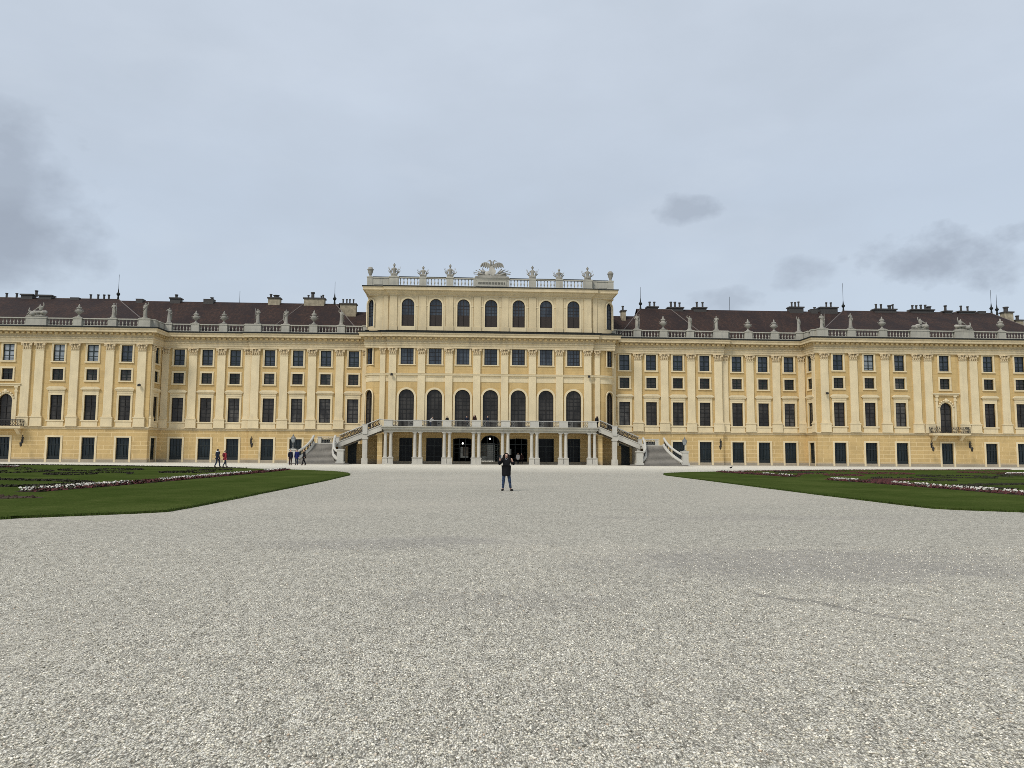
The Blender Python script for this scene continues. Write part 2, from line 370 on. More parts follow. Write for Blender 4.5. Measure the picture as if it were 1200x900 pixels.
# ------------------------------------------------------------------ palace plan
WB = [21.0, 25.23, 29.46, 33.72, 39.04, 43.24, 47.45]          # wing bays
PB = [53.57, 58.45, 63.3, 70.45, 77.5, 82.6, 87.5]             # pavilion bays
CB = [0, 4.2, 8.4, 12.6]
YP, Y3, Y4, Y0 = -.45, 3.46, 3.0, 0.0
XO, XI, XS, XC = 91.0, 50.05, 36.55, 18.95
cor = [(-18.95,3.0)] + [(-16.6-2.35*math.sin(t), 2.4-2.1*math.cos(t)) for t in [PI/2*k/12 for k in range(12, -1, -1)]]   # from wing wall to front
half = [(-XO,14),(-XO,YP),(-XI,YP),(-XI,Y3),(-XS,Y3),(-XS,Y4)] + cor + [(-15.35,.3),(-15.35,0)]
PATH = half + [(-x,y) for x,y in half[::-1]]
EPATH = half[:6] + [(-18.75,3.0),(-18.75,.3),(-15.35,.3),(-15.35,0)]; EPATH = EPATH + [(-x,y) for x,y in EPATH[::-1]]
CPATH = [(-18.5,14),(-18.5,.3),(-15.35,.3),(-15.35,0)]; CPATH = CPATH + [(-x,y) for x,y in CPATH[::-1]]
palace = empty('palace', (0,0,0))
tag(palace, 'long yellow baroque palace with cream pilasters and brown tiled roofs', 'palace')
corL = Cv(cor); corR = Cv([(-x,y) for x,y in cor[::-1]])
CU = 2.2
FP, F3, F4, F0, F0b = Fr(0,YP,1,0), Fr(0,Y3,1,0), Fr(0,Y4,1,0), Fr(0,Y0,1,0), Fr(0,.3,1,0)
FSL, FSR = Fr(-XI,YP,0,1), Fr(XI,Y3,0,-1)
SIDE_U = 1.95
z_t, z_m, z_u = (6.13,9.76), (11.95,13.57), (14.75,17.18)
H = dict(t=(.85,)+z_t, m=(.78,)+z_m, u=(.80,)+z_u)
placed = []                                  # (kind, frame, u)
def bay_holes(us, F, sidebay=False):
    hs = []
    for u in us:
        for k in 'tmu':
            w, a, b = H[k]; hs.append((u-w, u+w, a, b, 0, .22)); placed.append((k, F, u))
    return hs
lo, hi = MB(), MB()
def ground_holes(us, F, w=.93, d=.3):
    for u in us: placed.append(('d', F, u))
    return [(u-w, u+w, .04, 3.6, 0, d) for u in us]
for sg in (-1, 1):
    pb = [sg*x for x in PB]; wb3 = [sg*x for x in WB[4:]]; wb4 = [sg*x for x in WB[:4]]
    wall(lo, FP, *sorted((sg*XI, sg*XO)), 0, 5.15, ground_holes(pb, FP))
    ub = [x for i, x in enumerate(pb) if i != 3]
    hs = bay_holes(ub, FP)
    for k in 'mu': w, a, b = H[k]; hs.append((pb[3]-w, pb[3]+w, a, b, 0, .22)); placed.append((k, FP, pb[3]))
    hs.append((pb[3]-.95, pb[3]+.95, 5.25, 9.84, 1, .3)); placed.append(('b', FP, pb[3]))
    wall(hi, FP, *sorted((sg*XI, sg*XO)), 5.15, 17.6, hs)
    F = FSL if sg < 0 else FSR
    wall(lo, F, 0, Y3-YP, 0, 5.15, ground_holes([SIDE_U], F)); wall(hi, F, 0, Y3-YP, 5.15, 17.6, bay_holes([SIDE_U], F))
    wall(lo, F3, *sorted((sg*XS, sg*XI)), 0, 5.15, ground_holes(wb3, F3)); wall(hi, F3, *sorted((sg*XS, sg*XI)), 5.15, 17.6, bay_holes(wb3, F3))
    wall(lo, F4, *sorted((sg*XC, sg*XS)), 0, 5.15, ground_holes(wb4, F4)); wall(hi, F4, *sorted((sg*XC, sg*XS)), 5.15, 17.6, bay_holes(wb4, F4))
    Fs = Fr(sg*XS, Y4 if sg > 0 else Y3, 0, 1 if sg > 0 else -1)
    wall(lo, Fs, 0, .46, 0, 5.15, []); wall(hi, Fs, 0, .46, 5.15, 17.6, [])
    Fo = Fr(-XO, 14, 0, -1) if sg < 0 else Fr(XO, YP, 0, 1)
    wall(lo, Fo, 0, 14.45, 0, 5.15, []); wall(hi, Fo, 0, 14.45, 5.15, 17.6, [])
    # curved corner, and the short step beside the front
    C = corL if sg < 0 else corR; u = CU if sg < 0 else C.len-CU
    wall(lo, C, 0, C.len, 0, 5.15, [], .25)
    wall(hi, C, 0, C.len, 5.15, 17.6, [(u-.85,u+.85,5.45,11.05,1,.3),(u-.72,u+.72,14.95,17.4,0,.25)], .25)
    placed += [('ca', C, u), ('cu', C, u)]
    Fb = Fr(0, .3, 1, 0); a, b = sorted((sg*15.35, sg*16.6)); wall(lo, Fb, a, b, 0, 5.15, []); wall(hi, Fb, a, b, 5.15, 17.6, [])
    Fs = Fr(-15.35,.3,0,-1) if sg < 0 else Fr(15.35,0,0,1); wall(lo, Fs, 0,.3,0,5.15,[]); wall(hi, Fs, 0,.3,5.15,17.6,[])
DW = {0: 1.42, 1: 1.38, 2: 1.18, 3: .98}
cd = [(s*CB[i]-DW[i]+.05, s*CB[i]+DW[i]+.05, .03, 4.36 if i == 0 else 3.9, .8 if i == 0 else (.12 if i == 1 else 0), .45) for i in range(4) for s in ((1,) if i == 0 else (-1,1))]
wall(lo, F0, -15.35, 15.35, 0, 5.15, cd)
cu = [s*CB[i] for i in range(4) for s in ((1,) if i == 0 else (-1,1))]
hs = []
for x in cu:
    hs += [(x-1.14,x+1.14,5.45,11.15,1,.3),(x-.97,x+.97,14.95,17.4,0,.25)]; placed += [('A',F0,x),('U',F0,x)]
wall(hi, F0, -15.35, 15.35, 5.15, 17.6, hs)
part('wall', lo, M['yellow_rust'], palace); part('wall', hi, M['yellow'], palace)
# attic storey of the middle block
at = MB(); hs = [(x-.94,x+.94,20.74,24.96,1,.3) for x in cu]
wall(at, F0, -15.35, 15.35, 19.5, 26, hs); placed += [('T',F0,x) for x in cu]
for sg in (-1,1):
    C = corL if sg < 0 else corR; u = CU if sg < 0 else C.len-CU
    wall(at, C, 0, C.len, 19.5, 26, [(u-.75,u+.75,20.74,24.9,1,.3)], .25); placed.append(('ct', C, u))
    Fb = Fr(0, .3, 1, 0); wall(at, Fb, *sorted((sg*15.35, sg*16.6)), 19.5, 26, [])
    Fs = Fr(-15.35,.3,0,-1) if sg < 0 else Fr(15.35,0,0,1); wall(at, Fs, 0,.3,19.5,26,[])
    Fo = Fr(-XC,14,0,-1) if sg < 0 else Fr(XC,3,0,1); wall(at, Fo, 0, 11, 17.6, 26, [])
part('wall', at, M['attic'], palace)
# back walls close the building
bk = MB()
bk.box(-XO, -19, 20.9, 21.1, 0, 20); bk.box(19, XO, 20.9, 21.1, 0, 20)
bk.box(-18.9, -6.2, 13.9, 14.1, 0, 26); bk.box(6.2, 18.9, 13.9, 14.1, 0, 26); bk.box(-6.2, 6.2, 13.9, 14.1, 4.4, 26)
for sg in (-1, 1): bk.box(sg*XO-.1, sg*XO+.1, 14, 21, 0, 20); bk.box(sg*19-.1, sg*19+.1, 14.1, 21, 0, 20)
part('wall', bk, M['yellow'], palace)

# mouldings that run along the whole front
mb = MB(); sweep(mb, PATH, [(.0,4.78),(.10,4.84),(.10,5.02),(.22,5.06),(.22,5.15),(0,5.2)]); part('string_course', mb, M['creamw'], palace)
mb = MB(); sweep(mb, PATH, [(.06,0),(.06,.38),(0,.42)]); part('plinth', mb, M['grey_wall'], palace)
mb = MB(); sweep(mb, EPATH, [(0,17.36),(.24,17.4),(.24,17.72),(.29,17.74),(.29,18.06),(.40,18.14),(.40,18.26),(.27,18.28),(.27,18.60),(.40,18.66),(.40,18.98),(.62,19.0),(.98,19.04),(.98,19.34),(1.06,19.42),(1.12,19.60),(0,19.64)]); part('entablature', mb, M['creamw'], palace)
mb = MB(); sweep(mb, EPATH, [(1.10,19.60),(1.15,19.61),(1.16,19.82),(.9,19.86),(-.6,19.93)]); part('gutter', mb, M['lead'], palace)
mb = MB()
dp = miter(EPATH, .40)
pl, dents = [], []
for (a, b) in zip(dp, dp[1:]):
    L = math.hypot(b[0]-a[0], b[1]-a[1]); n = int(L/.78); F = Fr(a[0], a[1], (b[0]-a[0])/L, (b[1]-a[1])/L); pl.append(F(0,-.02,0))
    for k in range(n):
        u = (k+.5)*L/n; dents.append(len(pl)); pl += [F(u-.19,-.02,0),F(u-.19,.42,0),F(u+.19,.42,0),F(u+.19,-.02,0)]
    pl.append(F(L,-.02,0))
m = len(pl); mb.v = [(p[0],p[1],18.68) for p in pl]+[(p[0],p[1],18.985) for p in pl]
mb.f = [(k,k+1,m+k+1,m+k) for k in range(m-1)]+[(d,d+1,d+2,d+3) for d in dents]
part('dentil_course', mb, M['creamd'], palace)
for sg in (-1,1):
    for z in (17.385,25.385,19.93,26.84):
        mb = MB(); q = [(-x if sg > 0 else x, y, z) for x, y in cor] + [(sg*18.95,.3,z)]; mb.add(q,[tuple(range(len(q)))])
        part('soffit', mb, M['creamw'], palace)
mb = MB(); sweep(mb, CPATH, [(0,25.35),(.10,25.4),(.10,25.56),(.2,25.62),(.42,25.82),(.52,26.05),(.88,26.14),(.88,26.40),(.96,26.60),(0,26.66)]); part('cornice', mb, M['creamw'], palace)
mb = MB(); sweep(mb, CPATH, [(.94,26.60),(.99,26.61),(1.0,26.76),(.6,26.80),(-.6,26.86)]); part('gutter', mb, M['lead'], palace)
mb = MB(); sweep(mb, CPATH, [(.5,19.98),(.5,20.04),(.08,20.12),(0,20.12)]); part('flashing', mb, M['lead'], palace)
# middle block storey band under the upper windows
half_c = cor + [(-15.35,.3),(-15.35,0)]; cc = half_c + [(-x,y) for x,y in half_c[::-1]]
mb = MB(); sweep(mb, cc, [(0,12.3),(.05,12.33),(.05,12.95),(.10,13.0),(.10,13.18),(.26,13.28),(.30,13.5),(.34,13.56),(0,13.62)]); part('storey_band', mb, M['cream'], palace)

# ------------------------------------------------------------------ windows and doors
def frame_mesh(w, h, ratio, cols, trans, y, t=.085, muntin=(), mt=.035):
    mb = MB(); hw = w/2
    if ratio:
        pts, zs = arc(-hw, hw, h, 14, ratio); ip, _ = arc(-hw+t, hw-t, h-t, 14, ratio*(hw)/(hw) )
        zs2 = zs
        for a, b, c, d in zip(pts, pts[1:], ip, ip[1:]):
            mb.add([(a[0],y-.04,a[1]),(b[0],y-.04,b[1]),(d[0],y-.04,d[1]),(c[0],y-.04,c[1])], [(0,1,2,3)])
            mb.add([(c[0],y-.04,c[1]),(d[0],y-.04,d[1]),(d[0],y+.05,d[1]),(c[0],y+.05,c[1])], [(0,1,2,3)])
    else:
        zs2 = h; mb.box(-hw+t, hw-t, y-.04, y+.05, h-t, h-.003)
    mb.box(-hw+.003, -hw+t, y-.04, y+.05, 0, zs2-.003); mb.box(hw-t, hw-.003, y-.04, y+.05, 0, zs2-.003); mb.box(-hw+t, hw-t, y-.04, y+.05, 0.003, t)
    for c in range(1, cols):
        x = -hw+w*c/cols; mb.box(x-t*.55, x+t*.55, y-.05, y+.04, t, (h-t) if not ratio else h-t-.002)
    for z in trans: mb.box(-hw+t, hw-t, y-.045, y+.045, z-t*.6, z+t*.6)
    for z in muntin[1] if muntin else (): mb.box(-hw+t, hw-t, y-.015, y+.03, z-mt/2, z+mt/2)
    for x in muntin[0] if muntin else (): mb.box(x-mt/2, x+mt/2, y-.02, y+.028, t, h-t-(0 if not ratio else .12))
    return mb
def pane_mesh(w, h, ratio, y, z0=.02):
    mb = MB(); hw = w/2-.02
    poly = [(-hw,z0),(hw,z0)] + ([(hw,h-.02),(-hw,h-.02)] if not ratio else [p for p in arc(-hw,hw,h-.02,14,ratio)[0]][::-1])
    mb.add([(x,y+.035,z) for x,z in poly], [tuple(range(len(poly)))]); return mb
def ring(mb, w, h, ratio, t, y0, y1, z0=0, key=False):
    hw = w/2+.004; pts, zs = arc(-hw,hw,h+.004,16,ratio); op, _ = arc(-hw-t,hw+t,h+t,16,ratio)
    k = (h-zs)
    for a, b, c, d in zip(pts, pts[1:], op, op[1:]):
        mb.add([(a[0],y0,a[1]),(b[0],y0,b[1]),(d[0],y0,d[1]),(c[0],y0,c[1]),(a[0],y1,a[1]),(b[0],y1,b[1]),(d[0],y1,d[1]),(c[0],y1,c[1])],
               [(0,1,2,3),(0,4,5,1),(3,2,6,7)])
    za = min(pts[0][1], op[0][1])
    mb.box(-hw-t, -hw, y0, y1, z0, za); mb.box(hw, hw+t, y0, y1, z0, za)
Y1, YB = -.09, .02
def surround_rect(w, h, t, sill=True, top=None):
    mb = MB(); hw = w/2+.004
    mb.box(-hw-t,-hw,Y1,YB,-.02,h+.004); mb.box(hw,hw+t,Y1,YB,-.02,h+.004); mb.box(-hw-t,hw+t,Y1,YB,h+.004,h+.004+(top or t))
    mb.box(-hw-t+.05,-hw-t+.1,Y1-.03,Y1,-.02,h+.05); mb.box(hw+t-.1,hw+t-.05,Y1-.03,Y1,-.02,h+.05)
    if sill: mb.box(-hw-t-.04,hw+t+.04,Y1-.06,YB,-.22,-.02)
    return mb
def fam(kind):
    d = .18
    if kind == 't':
        s = surround_rect(1.7, 3.63, .29, False)
        s.box(-1.3,1.3,-.16,YB,-.2,0.0); s.box(-1.14,1.14,-.07,YB,-.97,-.2)           # sill and breast panel
        s.box(-1.14,1.14,-.10,YB,3.95,4.34)                                            # frieze
        s.prism([(-1.42,4.50),(1.42,4.50),(1.36,4.62),(1.0,4.86),(-1.0,4.86),(-1.36,4.62)], -.30, YB)
        s.box(-1.3,1.3,-.24,YB,4.34,4.50)
        return ('tall_window', frame_mesh(1.7,3.63,0,2,[2.05,],d,.08,((),(.7,1.35,2.6,3.12))), pane_mesh(1.7,3.63,0,d), s, 'sash', 'pane')
    if kind == 'm':
        s = surround_rect(1.56,1.62,.26); return ('mezzanine_window', frame_mesh(1.56,1.62,0,2,[1.0],d,.085,((),(.5,)),.045), pane_mesh(1.56,1.62,0,d), s, 'gsash', 'pane')
    if kind == 'u':
        s = surround_rect(1.6,2.43,.26,True,.17); return ('upper_window', frame_mesh(1.6,2.43,0,2,[1.5],d,.095,((),(.38,.76,)),.06), pane_mesh(1.6,2.43,0,d), s, 'gsash', 'pane_blue')
    if kind == 'd':
        s = MB(); hw=.934; s.box(-hw-.28,-hw,-.08,YB,-.03,3.56); s.box(hw,hw+.28,-.08,YB,-.03,3.56); s.box(-hw-.28,hw+.28,-.08,YB,3.565,3.82)
        fm = frame_mesh(1.86,3.56,0,2,[2.55],.24,.11,((-.46,.46),(.95,)),.07); fm.box(-.82,.82,.2,.29,.1,.8)
        return ('french_door', fm, pane_mesh(1.86,3.56,0,.25), s, 'door', 'pane_door')
    if kind == 'A':
        s = MB(); ring(s,2.28,5.70,1,.30,-.10,YB); return ('arched_window', frame_mesh(2.28,5.70,1,2,[4.55,2.75],.24,.10,((-.57,.57),(.7,1.4,2.1,3.4,4.0)),.03), pane_mesh(2.28,5.70,1,.24), s, 'sash', 'pane')
    if kind == 'U':
        s = surround_rect(1.94,2.45,.27,False,.0); s.box(-1.3,1.3,-.12,YB,-.16,0); return ('upper_window', frame_mesh(1.94,2.45,0,2,[],.2,.09,((-.49,.49),(.62,1.22,1.83)),.04), pane_mesh(1.94,2.45,0,.2), s, 'sash', 'pane_blue')
    if kind == 'T':
        lowp = lambda f,w: (f.box(-w,w,.19,.262,.085,1.68), f)[1]
        s = MB(); ring(s,1.88,4.22,1,.24,-.07,YB); s.box(-1.2,1.2,-.10,YB,-.62,-.0)
        s.box(-1.5,-1.19,-.09,YB,3.05,3.2); s.box(1.19,1.5,-.09,YB,3.05,3.2)
        return ('attic_window', lowp(frame_mesh(1.88,4.22,1,2,[1.72,3.25],.24,.08,((-.47,.47),(2.2,2.7)),.04),.85), pane_mesh(1.88,4.22,1,.24), s, 'sashb', 'pane_blue')
    if kind == 'ca':
        s = MB(); ring(s,1.7,5.6,1,.2,-.09,YB); return ('arched_window', frame_mesh(1.7,5.6,1,2,[4.5,2.7],.24,.09,((),(.7,1.4,2.1,3.4)),.03), pane_mesh(1.7,5.6,1,.24), s, 'sash', 'pane')
    if kind == 'cu':
        s = surround_rect(1.44,2.45,.22,False,.0); s.box(-1.05,1.05,-.12,YB,-.14,0); return ('upper_window', frame_mesh(1.44,2.45,0,2,[],.18,.08,((),(.62,1.22,1.83)),.04), pane_mesh(1.44,2.45,0,.18), s, 'sash', 'pane_blue')
    if kind == 'ct':
        s = MB(); ring(s,1.5,4.16,1,.2,-.08,YB); return ('attic_window', frame_mesh(1.5,4.16,1,2,[1.72,3.2],.24,.07,((),(2.2,2.7)),.04), pane_mesh(1.5,4.16,1,.24), s, 'sash', 'pane_blue')
    if kind == 'b':
        s = MB(); ring(s,1.9,4.59,1,.28,-.10,YB)
        s.box(-1.62,-1.28,-.16,YB,-.05,5.5); s.box(1.28,1.62,-.16,YB,-.05,5.5); s.box(-1.7,-1.2,-.24,YB,5.5,5.75); s.box(1.2,1.7,-.24,YB,5.5,5.75)
        s.box(-1.7,-1.25,-.22,YB,4.9,5.15); s.box(1.25,1.7,-.22,YB,4.9,5.15)
        s.box(-2.15,2.15,-.36,YB,5.98,6.12); s.box(-2.0,2.0,-.26,YB,5.75,5.98)
        for k in range(9):                                                              # carved garland over the arch
            a = PI*(k+1)/10; s.sphere((1.24*math.cos(a),-.14,3.64+1.32*math.sin(a)),.15,8,5)
        s.sphere((0,-.2,4.95),.3,8,6,1,.5,1.1)
        return ('arched_window', frame_mesh(1.9,4.59,1,2,[2.9],.24,.09,((),(1.0,1.9,3.6)),.035), pane_mesh(1.9,4.59,1,.24), s, 'sash', 'pane')
zb = dict(t=6.13,m=11.95,u=14.75,d=.04,A=5.45,U=14.95,T=20.74,ca=5.45,cu=14.95,ct=20.74,b=5.25)
cache = {}
for kind, F, u in placed:
    if kind not in cache:
        nm, a, b, s, m1, m2 = fam(kind)
        cache[kind] = (nm, a.mesh(nm, M[m1]), b.mesh('pane', None), s.mesh('surround', M['cream']), m2)
        cache[kind][2].materials.append(M[m2])
        if kind == 'u':
            alt = cache[kind][2].copy(); alt.materials[0] = M['pane_blind']; cache['u_alt'] = alt
        if kind in 'tm': alt = cache[kind][2].copy(); alt.materials[0] = M['pane_curtain']; cache[kind+'_alt'] = alt
    nm, fm, pm, sm, m2 = cache[kind]
    p = F(u, 0, zb[kind]); rz = F.rz if isinstance(F, Fr) else math.atan2(F.tan(u)[1], F.tan(u)[0])
    o = link(nm, fm, palace, p, rz)
    if kind == 'u' and (p[0] < -57 or (p[0] > 57 and R.random() < .2)): pm = cache['u_alt']; o['label'] = 'upper window with pale blinds behind its panes'
    if kind in 'tm' and R.random() < .3: pm = cache[kind+'_alt']
    link('pane', pm, o); link('surround', sm, o)

# ground floor doors of the middle block, under the terrace
for i in range(4):
    for s in ((1,) if i == 0 else (-1, 1)):
        w = 2*DW[i]; h = 4.33 if i == 0 else 3.87; rt = .8 if i == 0 else (.12 if i == 1 else 0)
        x = s*CB[i]+.05
        if i >= 2:
            fm = frame_mesh(w,h,rt,2,[2.7],.36,.12,((-w/4,w/4),(1.1,1.9)),.06); o = part('portal_door', fm, M['door'], palace, (x,0,.03)); part('pane', pane_mesh(w,h,rt,.36), M['pane_black'], o)
        else:
            fm = frame_mesh(w,h,rt,3,[2.95],.36,.09,((),(.9,1.7,2.3)),.03); o = part('portal_door', fm, M['door'], palace, (x,0,.03))
# dark passages through to the court, open at the back
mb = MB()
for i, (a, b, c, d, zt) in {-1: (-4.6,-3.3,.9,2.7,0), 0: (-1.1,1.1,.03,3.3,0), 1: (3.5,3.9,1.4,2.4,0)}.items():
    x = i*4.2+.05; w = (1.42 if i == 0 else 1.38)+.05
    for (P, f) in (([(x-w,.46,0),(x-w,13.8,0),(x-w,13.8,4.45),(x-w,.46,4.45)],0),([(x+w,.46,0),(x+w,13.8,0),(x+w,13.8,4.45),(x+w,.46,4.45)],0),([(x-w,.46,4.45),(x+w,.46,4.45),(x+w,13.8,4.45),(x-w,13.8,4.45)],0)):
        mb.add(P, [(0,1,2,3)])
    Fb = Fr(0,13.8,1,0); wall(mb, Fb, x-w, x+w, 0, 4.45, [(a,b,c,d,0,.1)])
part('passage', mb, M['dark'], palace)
mb = MB()
for k in range(5): scroll_rail(mb,(-1.25,.75,.1+k*.62),(1.35,.75,.1+k*.62),.6,.022,.44)
part('reflection_scrolls', mb, M['glint'], palace)  # added scroll bars; their pale tone imitates mottled reflections in the door glass
# lamps glowing inside the passages
for x, y, z, lb in ((-4.08,.16,3.1,'lit white globe lamp hanging in the doorway left of the arched door'),(-.02,.16,3.83,'lit white globe lamp hanging behind the top of the arched middle door')):
    l = empty('globe_lamp', (x,y,z)); tag(l, lb, 'lamp', 'lit lamps in the passage')
    mb = MB(); mb.sphere((0,0,0),.13,12,8); part('globe', mb, M['lit'], l, smooth=True)
    mb = MB(); mb.tube([(0,0,.15),(0,0,(3.9 if x < -1 else 4.36)-z)],.015); mb.lathe([(.07,.12),(.07,.17)],seg=8); part('rod', mb, M['iron'], l)

# ------------------------------------------------------------------ pilasters
def capital(w, h, d):
    mb = MB(); 
    mb.taper(0, -d/2+.02, 0, h*.8, w*.5, d*.5, w*.56, d*.66); mb.box(-w*.70,w*.70,-d-.16,.02,h*.84,h)
    for row, (z, n, rr) in enumerate(((h*.18,4,.12),(h*.45,3,.13))):
        for k in range(n):
            x = (k-(n-1)/2)*w/n*1.02; mb.sphere((x,-d-.03-row*.05,z),rr*w,6,5,1,.6,1.5); mb.sphere((x,-d-.10-row*.05,z+.17*h),rr*w*.7,6,4,1,.8,.7)
    for sx in (-1,1):
        pts = [(sx*w*.30+sx*.0,-d-.06,h*.5)]
        for k in range(12):
            a = k/11*2.2*PI; r = .20*w*(1-k/16); pts.append((sx*(w*.50+r*math.cos(PI-a)), -d-.12, h*.68-r*.0+r*math.sin(a)*.8))
        mb.tube(pts,.055*w,5); mb.sphere((sx*w*.55,-d-.1,h*.66),.13*w,7,5,1,.7,1)
    mb.sphere((0,-d-.16,h*.88),.11*w,7,5)
    return mb
def pil_family(w, z0, zc, d=.20, ped=None):
    sh = MB(); h = zc-z0
    sh.box(-w/2,w/2,-d,.02,.36,h); sh.box(-w*.56,w*.56,-d-.08,.02,0,.16); sh.box(-w*.54,w*.54,-d-.05,.02,.16,.27); sh.box(-w*.52,w*.52,-d-.03,.02,.27,.36)
    sh.box(-w*.53,w*.53,-d-.04,.02,h-.1,h-.001)
    cp = capital(w, 17.4-zc, d)
    pd = None
    if ped:
        pd = MB(); pw = ped/2; pd.box(-pw,pw,-d-.12,.02,0,z0-5.17-.14); pd.box(-pw-.05,pw+.05,-d-.18,.02,z0-5.17-.14,z0-5.172); pd.box(-pw-.04,pw+.04,-d-.16,.02,0,.2)
    return sh.mesh('pilaster',M['cream']), cp.mesh('capital',M['statuecap'],True), (pd.mesh('pedestal',M['cream']) if pd else None), z0, zc
M['statuecap'] = stucco('capital_stone', (.66,.53,.33), .15, None, .3)
PF = {'wing': pil_family(1.2,6.6,16.4,.2,1.6), 'cent': pil_family(1.1,5.47,16.48,.22), 'nar': pil_family(.78,5.47,16.48,.2), 'side': pil_family(.9,6.6,16.4,.18,1.1), 'half': pil_family(1.0,6.6,16.4,.18,1.2), 'inn': pil_family(.62,6.6,16.4,.18,.8)}
def pil(kind, F, u):
    sh, cp, pd, z0, zc = PF[kind]; p = F(u,0,0); rz = F.rz if isinstance(F, Fr) else math.atan2(F.tan(u)[1], F.tan(u)[0])
    o = link('pilaster', sh, palace, (p[0],p[1],z0), rz); link('capital', cp, o, (0,0,zc-z0))
    if pd: link('pedestal', pd, o, (0,0,5.17-z0))
for s in (-1,1):
    for x in (51.35,55.95,60.95,65.95,67.8,73.4,75.1,80.1,85.1,90.2): pil('wing',FP,s*x)
    for x in (41.1,45.35): pil('wing',F3,s*x)
    pil('half',F3,s*37.1); pil('half',F3,s*49.45)
    for x in (23.1,27.3,31.55,35.85): pil('wing',F4,s*x)
    pil('inn',F4,s*19.32)
    F = FSL if s < 0 else FSR; pil('side', F, .62 if s < 0 else Y3-YP-.62)
    for x in (2.1,6.3,10.42,14.75): pil('cent',F0,s*x)
    pil('nar',F0b,s*16.25)
# flat strips of the attic storey
mb = MB()
for s in (-1,1):
    for x in (2.1,6.3,10.4,14.8):
        mb.box(s*x-.55,s*x+.55,-.14,.02,20.1,25.36); mb.box(s*x-.62,s*x+.62,-.18,.02,20.1,20.75)
    mb.box(s*15.95-.35,s*15.95+.35,.18,.32,20.1,25.36)
    for i in range(4):
        x = s*CB[i]; 
        if i == 0 and s < 0: continue
        mb.box(x-1.48,x-1.2,-.05,.02,20.12,25.3); mb.box(x+1.2,x+1.48,-.05,.02,20.12,25.3)
part('lesene', mb, M['attic'], palace)

# ------------------------------------------------------------------ balustrades
def bal_prof(h): return [(.09,0),(.09,.05*h),(.05,.1*h),(.06,.2*h),(.115,.36*h),(.10,.5*h),(.055,.66*h),(.05,.78*h),(.085,.84*h),(.05,.9*h),(.09,.94*h),(.09,h)]
def balustrade(F, u0, u1, z0, z1, o=-.3, sp=.5, curve=1):
    mb = MB(); a, b = sorted((u0,u1))
    mb.fbox(F,a,b,o-.17,o+.17,z0,z0+.13,curve); mb.fbox(F,a,b,o-.2,o+.2,z1-.17,z1,curve)
    n = max(2, int(round((b-a)/sp)))
    for k in range(n):
        p = F(a+(k+.5)*(b-a)/n, o, 0); mb.lathe(bal_prof(z1-z0-.30), p[0], p[1], 8, z0+.13)
    part('balustrade', mb, M['stonew'], palace)
def pedestal(F, a, b, z0, z1, o=-.3, d=.36, n=1):
    mb = MB(); a, b = sorted((a,b)); mb.fbox(F,a,b,o-d,o+d,z0,z1-.16,n); mb.fbox(F,a-.06,b+.06,o-d-.06,o+d+.06,z1-.16,z1+.02,n); mb.fbox(F,a-.05,b+.05,o-d-.04,o+d+.04,z0,z0+.14,n)
    part('parapet_pedestal', mb, M['stonew'], palace)
B0, B1 = 19.97, 21.2
def run(F, peds, z0, z1, o=-.3):
    for a, b in peds: pedestal(F,a,b,z0,z1,o)
    for p, q in zip(peds, peds[1:]): balustrade(F, max(p)+.0, min(q), z0+.02, z1-.02, o)
for s in (-1,1):
    S = lambda L: sorted(tuple(sorted((s*a,s*b))) for a,b in L)
    run(F4, S([(19.1,19.75),(22.5,23.7),(26.7,27.9),(30.95,32.15),(35.25,37.6)]), B0, B1)
    run(F3, S([(37.64,37.9),(40.5,41.7),(44.75,45.95),(48.85,49.9)]), B0, B1)
    run(FP, S([(50.5,52.15),(55.35,56.55),(60.35,61.55),(65.4,68.35),(72.5,75.5),(79.5,80.7),(84.5,85.7),(89.6,90.9)]), B0, B1)
    F = FSL if s < 0 else FSR; L = Y3-YP
    c0 = (.62,1.5) if s < 0 else (L-1.5,L-.62); c1 = (2.35,3.0) if s < 0 else (L-3.0,L-2.35)
    pedestal(F,*c0,B0,B1); pedestal(F,*c1,B0,B1); balustrade(F,*( (1.5,2.35) if s < 0 else (L-2.35,L-1.5)),B0,B1); pedestal(F,*((3.05,3.9) if s < 0 else (L-3.9,L-3.05)),B0,B1)
T0, T1 = 26.88, 28.3
run(F0, [(-15.5,-14.1),(-10.95,-9.9),(-6.85,-5.8),(-2.75,2.75),(5.8,6.85),(9.9,10.95),(14.1,15.5)], T0, T1, -.2)
for s in (-1,1):
    C = corL if s < 0 else corR
    e0, e1 = sorted((s*15.5, s*18.05)); mb = MB(); mb.box(e0,e1,.36,.72,T0,T1-.18); mb.box(e0,e1,.26,.85,T1-.18,T1-.02); mb.box(*sorted((s*16.55,s*17.85)),.32,.37,T0+.25,T1-.4); mb.box(*sorted((s*15.62,s*16.3)),.32,.37,T0+.1,T1-.22)
    part('parapet', mb, M['stonew'], palace)
    pedestal(Fr(0,.3,1,0),*sorted((s*18.05,s*18.88)),T0,T1,-.42,.42)
    mb = MB(); mb.box(s*18.6-.15,s*18.6+.15,1.2,13.9,T0,T1-.1); part('parapet', mb, M['stonew'], palace)
mb = MB(); mb.box(-15.5,15.5,-.04,.44,T1+.0,T1+.06)
part('coping', mb, M['lead'], palace)
for s in (-1,1):
    mb = MB(); mb.box(*sorted((s*15.52,s*18.05)),.24,.87,T1-.018,T1+.04); part('coping', mb, M['lead'], palace)
